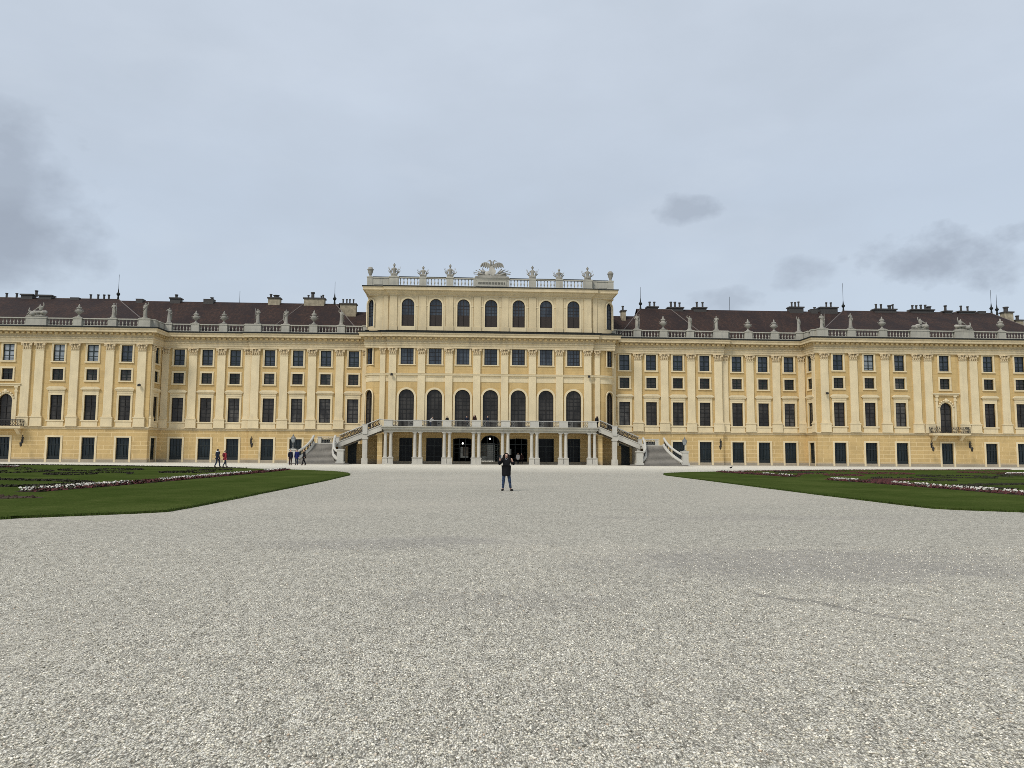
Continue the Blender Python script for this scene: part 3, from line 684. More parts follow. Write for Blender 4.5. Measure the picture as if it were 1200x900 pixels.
# inscription panel: recessed field and a row of dark carved characters, unreadable at this distance
ip = MB(); ip.box(-2.3,2.3,-.24,-.18,27.05,27.95); ip.box(-2.4,2.4,-.27,-.18,27.95,28.03); ip.box(-2.4,2.4,-.27,-.18,26.98,27.05)
pn = part('inscription_panel', ip, M['stonew'], palace)
ib = MB()
for k in range(26):
    x = -1.95+k*.156; hgt = .36; t = .032
    ib.box(x-.05,x-.05+t,-.262,-.235,27.28,27.28+hgt)
    if k % 3: ib.box(x+.03,x+.03+t,-.262,-.235,27.28,27.28+hgt)
    if k % 2: ib.box(x-.018,x+.03,-.2615,-.235,27.28+hgt-t,27.28+hgt)
    if k % 5 < 2: ib.box(x-.018,x+.03,-.2615,-.235,27.28+hgt*.45,27.28+hgt*.45+t)
part('lettering', ib, M['lead'], pn)

# ------------------------------------------------------------------ roofs and chimneys
def hip(name, x0, x1, y0, y1, z0, rz, a0, a1, yr, flash=True):
    mb = MB(); P = [(x0,y0,z0),(x1,y0,z0),(x1,y1,z0),(x0,y1,z0),(a0,yr,rz),(a1,yr,rz)]
    mb.add(P, [(0,1,5,4),(1,2,5),(2,3,4,5),(3,0,4)]); o = part(name, mb, M['roof'], palace)
    fl = MB()
    for a, b in ((4,5),)+(((0,4),(1,5)) if flash else ()): fl.tube([P[a],P[b]],.075,6)
    part('hip_flashing', fl, M['flash'] if flash else M['roof'], o); return o
ZR = 26.35; YR = 12.5
roofs = {}
for s in (-1,1):
    x = sorted((s*XO,s*XI)); a = sorted((s*(XO-10.5 if s<0 else 87.6),s*61.1)); roofs[s] = hip('roof', x[0]+(.8 if s<0 else .6), x[1]-(.6 if s<0 else .8), .25, 24.7, 20.1, 26.55, a[0], a[1], YR)
    x = sorted((s*61,s*25)); mb = MB(); mb.add([(x[0],4.2,20.1),(x[1],4.2,20.1),(x[1],YR,ZR),(x[0],YR,ZR),(x[0],21,20.1),(x[1],21,20.1)],[(0,1,2,3),(3,2,5,4)]); o = part('roof', mb, M['roof'], palace); roofs[s*2] = o
    x = sorted((s*34.6,s*20.2)); a = sorted((s*30.6,s*25.4)); roofs[s*3] = hip('roof', x[0], x[1], 3.7, 20.5, 20.1, 26.0, a[0], a[1], 10.9)
    x = sorted((s*27,s*18.9)); mb = MB(); mb.add([(x[0],5,20.1),(x[1],5,20.1),(x[1],12.5,25.05),(x[0],12.5,25.05),(x[0],19,20.1),(x[1],19,20.1)],[(0,1,2,3),(3,2,5,4)]); part('roof', mb, M['roof'], palace)
mb = MB(); P = [(-13,2,26.9),(13,2,26.9),(13,13.5,26.9),(-13,13.5,26.9),(-6.4,5.5,28.2),(6.4,5.5,28.2),(6.4,12,28.2),(-6.4,12,28.2)]
mb.add(P,[(0,1,5,4),(1,2,6,5),(2,3,7,6),(3,0,4,7),(4,5,6,7)]); mb.box(-18.3,18.3,3.4,13.9,26.6,26.85); part('roof', mb, M['roof'], palace)
def chimney(x0, x1, zt, pots, roof, y=12.5, zbase=24.5, m='chim', cap=True, dy=.6):
    mb = MB(); mb.box(x0,x1,y-dy,y+dy,zbase,zt); o = part('chimney', mb, M[m], roof)
    c = MB()
    if cap: c.box(x0-.14,x1+.14,y-dy-.14,y+dy+.14,zt,zt+.2)
    else: c.box(x0-.02,x1+.02,y-dy-.02,y+dy+.02,zt,zt+.1)
    for px, h, r in pots: c.lathe([(r,0),(r,h*.8),(r*1.35,h*.82),(r*1.35,h)],px,y,8,zt+.1)
    part('chimney_pot', c, M['pot'], o)
def pipe(x, z0, z1, roof, r=.16, y=12.5):
    mb = MB(); mb.lathe([(r,0),(r,(z1-z0)*.85),(r*1.4,(z1-z0)*.87),(r*1.4,z1-z0)],x,y,8,z0); part('flue_pipe', mb, M['pot'], roof)
def spire(x, z0, z1, roof, y=12.5):
    mb = MB(); mb.lathe([(.22,0),(.16,.5),(.12,.9),(.3,1.15),(.3,1.3),(.12,1.5),(.06,2.0),(.035,2.2),(.025,z1-z0)],x,y,8,z0); part('lightning_rod', mb, M['lead'], roof)
r1, r2, r3 = roofs[-1], roofs[-2], roofs[-3]
for x in (-79.0,-77.4,-65.6,-64.4,-63.45,-62.7): pipe(x, 26.3, 27.3, r1)
chimney(-76.4,-74.6,26.9,[],r1,zbase=25.5,m='pot'); chimney(-73.6,-71.6,26.8,[(-74.3,.9,.2)],r1,zbase=25.5,m='pot'); chimney(-68.6,-67.2,26.55,[],r1,zbase=25.5,m='pot',cap=False)
spire(-61.2,26.2,30.7,r1)
chimney(-58.1,-57.0,26.5,[],r2,zbase=25.5,m='pot',cap=False); chimney(-52.6,-51.0,26.7,[(-51.8,.7,.22)],r2,zbase=25.5,m='pot'); chimney(-47.2,-45.6,26.65,[(-46.0,.35,.25)],r2,zbase=25.5,m='pot',cap=False)
mb = MB(); mb.tube([(-41.5,12.5,26.2),(-41.5,12.5,28.3)],.03,5); part('lightning_rod', mb, M['lead'], r2)
chimney(-36.7,-34.8,27.0,[(-36.4,.75,.18),(-35.5,.55,.4)],r2,zbase=25.5)
chimney(-30.5,-27.2,26.75,[(-29.9,.6,.14),(-29.2,1.1,.26),(-27.8,.55,.13),(-27.5,.7,.13)],r3,y=11,zbase=24.6)
spire(-25.6,25.7,29.8,r3,y=10.9)
chimney(-24.7,-22.1,26.0,[(-24.3,.9,.12),(-23.7,.9,.12),(-23.2,.9,.12),(-22.6,.9,.12)],r3,y=11.5,zbase=20)
r1, r2, r3 = roofs[1], roofs[2], roofs[3]
chimney(22.2,22.9,25.6,[(22.5,.9,.16)],r3,y=11.5,zbase=20)
spire(25.4,25.7,29.8,r3,y=10.9)
chimney(26.6,28.4,26.3,[(27.1,1.0,.16),(27.9,1.0,.16)],r3,y=11.5,zbase=24.6,m='pot'); chimney(30.4,33.0,26.45,[(31.0,1.1,.18),(31.7,1.1,.18),(32.5,1.0,.16)],r2,zbase=24.6,m='pot'); chimney(34.8,37.0,26.5,[(35.5,1.1,.16),(36.5,1.1,.16)],r2,zbase=24.6,m='pot')
mb = MB(); mb.tube([(41.2,12.5,26.2),(41.2,12.5,28.7)],.03,5); part('lightning_rod', mb, M['lead'], r2)
chimney(51.5,53.9,26.85,[(52.1,1.0,.15),(52.7,1.0,.15),(53.3,1.1,.15)],r2,zbase=25,m='pot'); chimney(55.2,56.4,26.6,[(56.1,.4,.2)],r2,zbase=25,m='pot',cap=False); chimney(56.9,59.9,26.9,[(58.2,1.0,.15),(59.0,1.0,.15)],r2,zbase=25,m='pot')
spire(61.2,26.2,31.4,r1)
chimney(66.5,70.3,26.75,[(67.0,1.0,.16),(67.9,1.0,.16),(69.4,.8,.3),(70.0,1.0,.14)],r1,zbase=25.5,m='pot'); chimney(73.0,77.0,26.75,[(73.5,.9,.17),(74.2,.9,.17),(75.0,1.0,.17),(75.8,1.0,.17),(76.4,.7,.35)],r1,zbase=25.5,m='pot')
chimney(78.9,80.2,26.6,[(79.4,1.1,.2)],r1,zbase=25.5,m='pot'); chimney(81.5,84.3,26.6,[(82.2,1.1,.16),(83.4,1.0,.16)],r1,zbase=25.5,m='pot'); chimney(85.0,86.3,26.7,[],r1,zbase=25.5,m='pot',cap=False)
spire(87.7,26.2,30.7,r1); spire(88.7,26.0,29.9,r1)
chimney(89.6,91.2,26.6,[(90.3,1.0,.35)],r1,zbase=20); chimney(91.6,93.0,25.2,[(92.3,.9,.25)],r1,zbase=20)

# ------------------------------------------------------------------ figures grown from a skeleton
def skin(vs, es, rad, sub=2, m=None, root=0, name='figure'):
    me = bpy.data.meshes.new(name); me.from_pydata([tuple(v) for v in vs], es, [])
    o = bpy.data.objects.new('tmp', me); COL.objects.link(o)
    o.modifiers.new('s','SKIN')
    if not me.skin_vertices: 
        bm = bmesh.new(); bm.from_mesh(me); bm.verts.layers.skin.verify(); bm.to_mesh(me); bm.free()
    for i, r in enumerate(rad):
        me.skin_vertices[0].data[i].radius = r if isinstance(r, tuple) else (r, r); me.skin_vertices[0].data[i].use_root = (i == root)
    o.modifiers['s'].use_smooth_shade = True
    sb = o.modifiers.new('b','SUBSURF'); sb.levels = sub; sb.render_levels = sub
    dg = bpy.context.evaluated_depsgraph_get(); dg.update()
    out = bpy.data.meshes.new_from_object(o.evaluated_get(dg)); bpy.data.objects.remove(o); bpy.data.meshes.remove(me)
    out.name = name; out.materials.clear()
    if m: out.materials.append(m)
    out.polygons.foreach_set('use_smooth', [True]*len(out.polygons))
    return out
def body_joints(pose):
    J = dict(pel=(0,0,.53), spi=(0,.005,.64), che=(0,.005,.755), nkb=(0,.01,.825), nek=(0,.003,.855), hed=(0,-.012,.915), top=(0,-.004,.965))
    for s, n in ((-1,'R'),(1,'L')):
        J['hip'+n]=(s*.052,0,.50); J['kne'+n]=(s*.058,-.012,.285); J['ank'+n]=(s*.060,.015,.045); J['toe'+n]=(s*.070,-.085,.018)
        J['sho'+n]=(s*.105,.008,.805); J['elb'+n]=(s*.135,.02,.63); J['wri'+n]=(s*.14,-.02,.50); J['han'+n]=(s*.142,-.035,.455)
    J.update(pose); return J
RAD = dict(pel=(.080,.062), spi=(.070,.055), che=(.088,.062), nkb=(.045,.042), nek=.032, hed=(.052,.060), top=(.036,.042), hip=.058, kne=.036, ank=.023, toe=.020, sho=.042, elb=.028, wri=.019, han=.017)
BODY = [('pel','spi'),('spi','che'),('che','nkb'),('nkb','nek'),('nek','hed'),('hed','top')]
for n in 'RL': BODY += [('pel','hip'+n),('hip'+n,'kne'+n),('kne'+n,'ank'+n),('ank'+n,'toe'+n),('che','sho'+n),('sho'+n,'elb'+n),('elb'+n,'wri'+n),('wri'+n,'han'+n)]
def chain(J, H, edges, extra=0, over={}, sub=2, m=None, name='figure', root=None, fingers=False):
    names = []
    for a, b in edges:
        for q in (a, b):
            if q not in names: names.append(q)
    vs = [Vector(J[n])*H for n in names]; es = [(names.index(a), names.index(b)) for a, b in edges]; rad = []
    for n in names:
        r = over.get(n, RAD.get(n, RAD.get(n[:-1], .03))); r = r if isinstance(r, tuple) else (r, r); rad.append(((r[0]+extra)*H,(r[1]+extra)*H))
    if fingers:
        for n in 'RL':
            w, h = Vector(J['wri'+n]), Vector(J['han'+n]); d = (h-w).normalized(); side = d.cross(Vector((0,1,.1))).normalized(); fw = side.cross(d)
            hi_ = names.index('han'+n)
            for k, (off, ln) in enumerate(((-.5,.040),(-.17,.046),(.17,.043),(.5,.034))):
                b = h+d*.006+side*(off*.026); c = b+d*ln*.55+fw*.006; e = c+d*ln*.45+fw*.016
                i0 = len(vs); vs += [b*H, c*H, e*H]; rad += [(.0062*H,)*2,(.0056*H,)*2,(.0045*H,)*2]; es += [(hi_,i0),(i0,i0+1),(i0+1,i0+2)]
            b = w+d*.012+side*(-.020 if n == 'R' else .020); e = b+d*.03+side*(-.012 if n == 'R' else .012)
            i0 = len(vs); vs += [b*H, e*H]; rad += [(.0066*H,)*2,(.005*H,)*2]; es += [(names.index('wri'+n),i0),(i0,i0+1)]
    return skin(vs, es, rad, sub, m, names.index(root) if root else 0, name)
TOP = [('hem','pel'),('pel','spi'),('spi','che'),('che','nkb')] + [e for n in 'RL' for e in (('che','sho'+n),('sho'+n,'elb'+n),('elb'+n,'wri'+n))]
LEGS = [e for n in 'RL' for e in (('pel','hip'+n),('hip'+n,'kne'+n),('kne'+n,'ank'+n))]
def person(loc, rz, H, label, top, legs, shoe, hair, pose={}, group=None, longhair=False, sub=2, coat=0, fine=False):
    J = body_joints(pose); o = empty('person', loc, rz); tag(o, label, 'person', group)
    link('body', chain(J,H,BODY,0,{},sub,SK,'body','pel',fine), o)
    Jt = dict(J); Jt['hem'] = (J['pel'][0], J['pel'][1], J['pel'][2]-(.095 if fine else .05)-coat)
    link('jacket' if not fine else 'sweater', chain(Jt,H,TOP,.018 if fine else .014,{'hem':.112 if fine else .092,'pel':.110 if fine else .092,'nkb':(.036,.034),'wriR':.022,'wriL':.022},sub,top,'jacket','pel'), o)
    link('trousers' if not fine else 'jeans', chain(J,H,LEGS,.008,{'hipR':.046,'hipL':.046,'pel':.062},sub,legs,'trousers','pel'), o)
    for n in 'RL':
        t = Vector(J['toe'+n]); a = Vector(J['ank'+n]); Jn = {'a': a+Vector((0,.004,-.004)), 'h': a+Vector((0,.008,-.018)), 't': t+(t-a).normalized()*.01}
        link('shoe', chain(Jn,H,[('a','h'),('h','t')],.008,{'a':.026,'h':.028,'t':.028},1,shoe,'shoe'), o)
    hd = Vector(J['hed']); tp = Vector(J['top']); Jh = {'f': tp+Vector((0,-.022,.004)), 't': tp+Vector((0,.022,0)), 'b': hd+Vector((0,.042,0)), 'n': hd+Vector((0,.045,-.05))}
    ed = [('f','t'),('t','b'),('b','n')]; ov = {'f':(.036,.022),'t':(.050,.035),'b':(.058,.034),'n':(.040,.025)}
    if longhair:
        for s, n in ((-1,'R'),(1,'L')):
            Jh['s'+n] = hd+Vector((s*.058,.012,.0)); Jh['e'+n] = hd+Vector((s*.072,.006,-.07)); Jh['g'+n] = hd+Vector((s*.068,-.015,-.14)); ed += [('t','s'+n),('s'+n,'e'+n),('e'+n,'g'+n)]
            ov.update({'s'+n:.038,'e'+n:.046,'g'+n:.032})
    link('hair', chain(Jh,H,ed,0,ov,sub,hair,'hair'), o)
    return o, J
blk = cloth('black_cloth',(.010,.010,.012)); nav = cloth('dark_navy_cloth',(.014,.018,.032)); blu = cloth('strong_blue_cloth',(.014,.020,.10)); redc = cloth('red_cloth',(.28,.035,.045))
jean = cloth('blue_denim',(.035,.055,.10),.6); djean = cloth('dark_denim',(.022,.032,.055),.3); greyc = cloth('pale_grey_cloth',(.42,.41,.40)); brown = cloth('dark_brown_cloth',(.035,.016,.014)); hairb = cloth('black_hair',(.010,.007,.006)); hairg = cloth('brown_hair',(.05,.03,.02)); whitec = cloth('white_cloth',(.62,.62,.62)); shoeb = cloth('black_leather',(.012,.012,.012))
# the woman in the middle, phone raised in her right hand, left hand at her hair
wp = dict(elbR=(-.190,-.03,.685), wriR=(-.165,-.10,.80), hanR=(-.160,-.115,.842), elbL=(.205,-.02,.69), wriL=(.165,-.075,.765), hanL=(.150,-.09,.80),
          kneR=(-.070,-.015,.285), ankR=(-.088,.015,.045), toeR=(-.104,-.08,.018), kneL=(.085,-.015,.285), ankL=(.118,.02,.045), toeL=(.165,-.065,.018))
w, J = person((-1.2,-82.0,0), -.06, 1.66, 'woman in black sweater and blue jeans standing on the gravel with a raised phone', blk, jean, shoeb, hairb, wp, None, True, 2, .05, True)
mb = MB()
for s in (-1,1): mb.sphere((s*.021*1.66,-.064*1.66,.920*1.66),.0062*1.66,8,5)
part('eye', mb, hairb, w)
mb = MB(); mb.sphere((0,-.072*1.66,.906*1.66),.009*1.66,8,5,.8,1.1,1.4); part('nose', mb, SK, w)
mb = MB(); mb.sphere((0,-.066*1.66,.886*1.66),.014*1.66,8,5,1.2,.5,.35); part('mouth', mb, cloth('lips',(.28,.08,.07)), w)
mb = MB(); mb.add([],[]); mb.tube([(-.045,-.085,1.40),(-.02,-.104,1.355),(.0,-.112,1.325),(.02,-.104,1.355),(.045,-.085,1.40)],.006,6); part('collar', mb, greyc, w)
ph = MB(); ph.box(-.038,.038,-.006,.006,-.075,.075)
pp = empty('phone', (0,0,0)); pp.location = Matrix.Translation((-1.2,-82.0,0)) @ Matrix.Rotation(-.06,4,'Z') @ Vector((-.150*1.66,-.148*1.66,.885*1.66)); tag(pp, "dark phone held up in the woman's hand", 'phone')
part('phone_case', ph, shoeb, pp); mb = MB(); mb.box(-.034,.034,-.0075,-.0062,-.07,.07); part('screen', mb, M['pane_blue'], pp); mb = MB(); mb.lathe([(.008,0),(.008,.003)],-.02,0,8,0); 
# walkers on the path
walkA = dict(kneR=(-.055,-.07,.29), ankR=(-.055,-.10,.05), toeR=(-.06,-.20,.028), kneL=(.055,.02,.29), ankL=(.055,.14,.06), toeL=(.06,.05,.018), wriR=(-.13,.06,.50), wriL=(.13,-.09,.52), elbR=(-.135,.05,.63), hanR=(-.13,.06,.455), hanL=(.13,-.11,.48))
walkB = dict(kneL=(.055,-.07,.29), ankL=(.055,-.10,.05), toeL=(.06,-.20,.028), kneR=(-.055,.02,.29), ankR=(-.055,.14,.06), toeR=(-.06,.05,.018))
a, J1 = person((-29.35,-33,0), PI-.6, 1.95, 'walker in black jacket with white hood, left one of the pair by the flower bed', nav, djean, shoeb, hairb, walkA, None, False, 1)
mb = MB(); mb.sphere((0,.05*1.95,.845*1.95),.07*1.95,10,6,1.5,.8,.55); part('hood', mb, whitec, a, smooth=True)
b, J1 = person((-28.72,-32.6,0), PI-.9, 1.80, 'walker in dark red jacket, right one of the pair by the flower bed', redc, djean, shoeb, hairb, walkB, None, False, 1)
mb = MB(); mb.sphere((0,.105*1.8,.72*1.8),.085*1.8,10,6,1.05,.7,1.5); bp = part('backpack', mb, cloth('dark_red_nylon',(.12,.02,.03)), None, (-28.72,-32.6,0), PI-.9, True); tag(bp, 'dark red backpack on the back of the right walker', 'backpack')
person((-25.45,-17.3,0), .8, 2.0, 'slim visitor in black, leftmost of three talking before the left stairs', nav, brown, shoeb, hairg, {}, None, False, 1)
person((-24.78,-16.8,0), -.2, 1.98, 'visitor in bright blue jacket, middle of three before the left stairs', blu, djean, shoeb, hairb, {}, None, False, 1, .04)
person((-23.75,-17.4,0), -1.1, 2.05, 'tall visitor all in black, rightmost of three before the left stairs', blk, blk, shoeb, hairb, walkB, None, False, 1, .05)
# people on the terrace and under it
person((-8.72,-4.2+1.0,5.43), 1.2, 1.62, 'person in pale grey top bending over the terrace railing', greyc, djean, shoeb, hairb, dict(spi=(0,-.03,.63),che=(0,-.09,.72),nkb=(0,-.13,.775),nek=(0,-.145,.80),hed=(0,-.17,.85),top=(0,-.18,.895),shoR=(-.1,-.11,.76),shoL=(.1,-.11,.76),elbR=(-.12,-.16,.64),elbL=(.12,-.16,.64),wriR=(-.08,-.24,.62),wriL=(.08,-.24,.62),hanR=(-.07,-.27,.63),hanL=(.07,-.27,.63)), None, False, 1)
person((-6.35,-3.3,5.43), .4, 1.62, 'person in black behind the stone post left of the portal on the terrace', blk, blk, shoeb, hairb, {}, None, False, 1)
person((-3.5,-2.2,5.43), 0, 1.72, 'person in dark clothes before the arched window left of centre on the terrace', nav, blk, shoeb, hairb, {}, None, False, 1)
person((-2.35,-3.4,5.43), -.3, 1.82, 'long haired person in dark brown on the terrace by the middle post', brown, blk, shoeb, hairb, {}, None, True, 1)
person((-.45,-3.2,5.43), .5, 1.68, 'person with light scarf before the middle arched window on the terrace', nav, djean, shoeb, hairg, {}, None, False, 1)
person((15.6,-3.4,5.42), 2.4, 1.8, 'dark figure at the head of the right stairs', blk, blk, shoeb, hairb, {}, None, True, 1)
person((4.05,-2.6,0.03), .2, 1.72, 'person in pale top in the doorway behind the woman', greyc, blk, shoeb, hairb, {}, None, False, 1)
person((4.65,-1.6,0.03), -.4, 1.7, 'person in maroon jacket at the right side of the doorway', brown, blk, shoeb, hairb, {}, None, False, 1)

# ------------------------------------------------------------------ statues, urns, trophies
def statue_mesh(v):
    H = 2.05; pose = [dict(elbR=(-.16,-.03,.70),wriR=(-.12,-.10,.80),hanR=(-.10,-.12,.84),elbL=(.15,.02,.64),wriL=(.11,-.07,.55),hanL=(.10,-.08,.52)),
        dict(elbL=(.18,.0,.86),wriL=(.16,-.03,.98),hanL=(.15,-.03,1.03),elbR=(-.15,.02,.65),wriR=(-.09,-.09,.60),hanR=(-.06,-.1,.60)),
        dict(elbR=(-.16,.02,.66),wriR=(-.08,-.10,.68),hanR=(-.05,-.11,.70),elbL=(.16,.0,.66),wriL=(.17,-.06,.52),hanL=(.17,-.07,.47),kneL=(.085,-.06,.29))][v]
    J = body_joints({k: tuple(c*1.12 if i == 0 else c for i, c in enumerate(p)) for k, p in pose.items()})
    me = chain(J,H,BODY,.008,{'pel':(.105,.09),'spi':(.09,.07),'che':(.105,.08),'hed':(.06,.065)},1,M['statue'],'stone_statue','pel')
    bm = bmesh.new(); bm.from_mesh(me)
    for q in bm.verts: q.co.z += .28
    mb = MB(); mb.box(-.36,.36,-.32,.32,0,.16); mb.lathe([(.30,.16),(.27,.28)],seg=10)
    # drapery: fluted skirt and a cloak falling from one shoulder
    prof = [(.25,.24),(.23,.5),(.20,.85),(.20,1.1),(.17,1.4)]; seg = 18; n = len(mb.v)
    for r, z in prof:
        for k in range(seg):
            a = 2*PI*k/seg; rr = r*(1+.16*math.sin(5*a+v)); mb.v.append((rr*1.05*math.cos(a),rr*.85*math.sin(a),z))
    for i in range(len(prof)-1):
        for k in range(seg): k2=(k+1)%seg; mb.f.append((n+i*seg+k,n+i*seg+k2,n+(i+1)*seg+k2,n+(i+1)*seg+k))
    sx = 1 if v != 1 else -1
    mb.tube([(sx*.2,.06,1.95),(sx*.30,.14,1.5),(sx*.30,.16,1.0),(sx*.36,.12,.5)],[.06,.085,.08,.07],7)
    mb.tube([(-sx*.18,-.10,1.8),(0,-.17,1.55),(sx*.2,-.15,1.3),(sx*.28,-.05,1.1)],[.05,.06,.06,.05],6)
    if v == 2: mb.tube([(.40,-.1,.28),(.36,-.14,2.3)],.035,5)
    t = mb.mesh('t',None); bm.from_mesh(t); bm.to_mesh(me); bm.free(); bpy.data.meshes.remove(t)
    me.polygons.foreach_set('use_smooth',[True]*len(me.polygons)); return me
SM = [statue_mesh(v) for v in range(3)]
def urn_mesh(big=1.0):
    mb = MB(); mb.box(-.42,.42,-.42,.42,0,.12); mb.lathe([(.36,.12),(.30,.2),(.13,.36),(.11,.5),(.2,.56),(.42,.75),(.52,1.0),(.50,1.12),(.34,1.2),(.30,1.32),(.42,1.38),(.40,1.46),(.24,1.56),(.12,1.7),(.16,1.8),(.10,1.9),(.03,2.05)],seg=14)
    for s in (-1,1): mb.tube([(s*.46,0,.82),(s*.66,0,.92),(s*.66,0,1.14),(s*.48,0,1.2)],.05,6)
    for k in range(8):
        a = 2*PI*k/8; mb.sphere((.30*math.cos(a),.30*math.sin(a),1.5),.10,6,4)
    return mb.mesh('stone_urn',M['statue'],True)
UM = urn_mesh()
def pile_mesh(v):                                                         # reclining figures on a heap of drapery and arms
    rr = random.Random(v); mb = MB(); mb.box(-1.35,1.35,-.4,.4,0,.18)
    for k in range(16): mb.sphere((rr.uniform(-1.15,1.1),rr.uniform(-.3,.2),rr.uniform(.2,.75)),rr.uniform(.22,.42),8,6,1.2,.9,.9)
    mb.tube([(-1.3,-.2,.35),(-.5,-.3,.7),(.2,-.25,.6)],[.12,.2,.2],7); mb.tube([(.3,-.2,.5),(.9,-.3,.75),(1.3,-.3,.3)],[.22,.16,.1],7)
    mb.tube([(.9,0,.4),(1.25,.05,1.0),(1.2,.05,1.35)],[.2,.12,.05],6); t = mb.mesh('t',None)
    x = -.45 if v == 1 else .25
    vs = [(x,0,.7),(x,0,1.05),(x*.9,0,1.4),(x*.8,-.03,1.62),(x*.8,-.04,1.85),(x-.3,-.05,1.45),(x-.5,-.15,1.75),(x-.42,-.15,2.1),(x+.3,-.03,1.4),(x+.55,-.15,1.15),(x+.8,-.2,1.0),(x+.5,-.3,.75),(x+1.0,-.35,.55)]
    me = skin(vs,[(0,1),(1,2),(2,3),(3,4),(2,5),(5,6),(6,7),(2,8),(8,9),(9,10),(0,11),(11,12)],[.24,.2,.24,.1,.14,.12,.08,.06,.12,.08,.06,.16,.08],1,M['statue'],0,'sculpture_group')
    bm = bmesh.new(); bm.from_mesh(me); bm.from_mesh(t); bm.to_mesh(me); bm.free(); me.polygons.foreach_set('use_smooth',[True]*len(me.polygons)); return me
GM = [pile_mesh(1),pile_mesh(2)]
def trophy_mesh(v):
    rr = random.Random(v+11); mb = MB(); mb.box(-.5,.5,-.35,.35,0,.14)
    mb.lathe([(.36,.14),(.28,.4),(.22,.72),(.31,1.08),(.32,1.26),(.18,1.42),(.085,1.48),(.08,1.6)],seg=12,sy=.75); mb.sphere((0,-.02,1.74),.17,10,7,1,1.1,1.2)
    mb.sphere((0,.02,1.84),.20,10,6,1,1.15,.75); mb.tube([(0,-.16,2.0),(0,0,2.06),(0,.22,1.88)],[.03,.06,.03],6)
    for s in (-1,1):
        mb.sphere((s*.34,0,1.2),.11,8,6,1.1,1,1); mb.tube([(s*.36,0,1.18),(s*.46,-.08,.9),(s*.34,-.2,.72)],[.09,.075,.06],6); mb.sphere((s*.30,-.12,.36),.24,10,6,1,.5,1)
        for k,(ax,az,r) in enumerate(((.88,1.02,.055),(.92,1.62,.026),(.66,1.5,.03))):
            x1 = s*(ax+rr.uniform(-.1,.15)); mb.tube([(s*.25,.12,.3),(x1*.9,.14,az*.8),(x1,.14,az)],[r,r*1.3,r*.5],5)
        mb.prism([(s*.3,.25),(s*.62,.62),(s*.72,.95),(s*.5,.72)],.05,.12)
    return mb.mesh('trophy_statue',M['statue'],True)
lw = {-1:'left',1:'right'}
for s in (-1,1):
    W = lw[s]
    items = [('s',F4,23.1,1,'stone statue beside the middle block on the %s wing parapet'),('u',F4,27.3,0,'big stone vase between two statues near the middle block, %s wing'),('s',F4,31.55,0,'stone statue on the projecting part of the %s wing, next after the vase'),('s',F4,35.85,2,'stone statue on the break of the %s wing parapet'),
             ('u',F3,41.1,0,'stone vase on the %s wing, nearer the middle block of a pair'),('u',F3,45.35,0,'stone vase on the %s wing, nearer the end pavilion of a pair'),('s',F3,49.4,0,'stone statue in the corner where %s wing meets end pavilion'),
             ('s',FP,51.35,1,'stone statue on the inner corner of the %s end pavilion'),('s',FP,55.95,2,'stone statue second from the inner corner of the %s end pavilion'),('u',FP,60.95,0,'stone vase beside the sculpture group on the %s end pavilion'),
             ('g',FP,66.9,0,'sculpture group of reclining figures on the %s end pavilion, inner side of the balcony'),]
    if s > 0: items += [('g',FP,74.0,1,'sculpture group of reclining figures on the right end pavilion, outer side of the balcony'),('u',FP,80.1,0,'stone vase at the far right of the right end pavilion')]
    for k,F,x,v,lb in items:
        p = F(s*x,-.3,B1+.02); nm, me, cat, grp = {'s':('stone_statue',SM[(v+(s>0))%3],'statue','statues along the wing parapets'),'u':('stone_urn',UM,'urn','stone vases along the wing parapets'),'g':('sculpture_group',GM[(v+(s>0))%2],'sculpture','sculpture groups on the end pavilions')}[k]
        o = link(nm, me, None, p, R.uniform(-.4,.4) if k == 's' else 0); tag(o, lb % W if '%s' in lb else lb, cat, grp)
        if k == 's': z = R.uniform(.98,1.1); o.scale = (z*(1 if R.random() < .5 else -1),z,z)
        if k == 'g' and s < 0: o.scale = (-1,1,1.05)
        if k == 'u': o.scale = (.95,.95,1.0 if x != 27.3 else 1.12)
TM = [trophy_mesh(0),trophy_mesh(1),trophy_mesh(2)]
for i, x in enumerate((-14.8,-10.4,-6.3,6.3,10.4,14.8)):
    lb = ['armour trophy with spears at the left end of the middle block roof','armour trophy second from the left on the middle block roof','armour trophy just left of the eagle on the middle block roof','armour trophy just right of the eagle on the middle block roof','armour trophy second from the right on the middle block roof','armour trophy with spears at the right end of the middle block roof'][i]
    o = link('trophy_statue', TM[i%3], None, (x,.2,T1+.02)); tag(o, lb, 'statue', 'armour trophies on the middle block'); o.scale = (1,1,1.0 if i in (0,2,3,5) else .82)
mb = MB(); mb.lathe([(.34,0),(.30,.1),(.14,.18),(.2,.3),(.38,.75),(.42,1.05),(.5,1.12),(.5,1.2),(.34,1.26),(.36,1.45),(.2,1.55)],seg=14); EM = mb.mesh('stone_urn',M['statue'],True)
for s in (-1,1):
    C = corL if s < 0 else corR; p = (s*18.46,.72,T1+.02); tag(link('stone_urn',EM,None,p), 'small round urn on the %s corner of the middle block roof' % lw[s], 'urn', 'corner urns on the middle block')
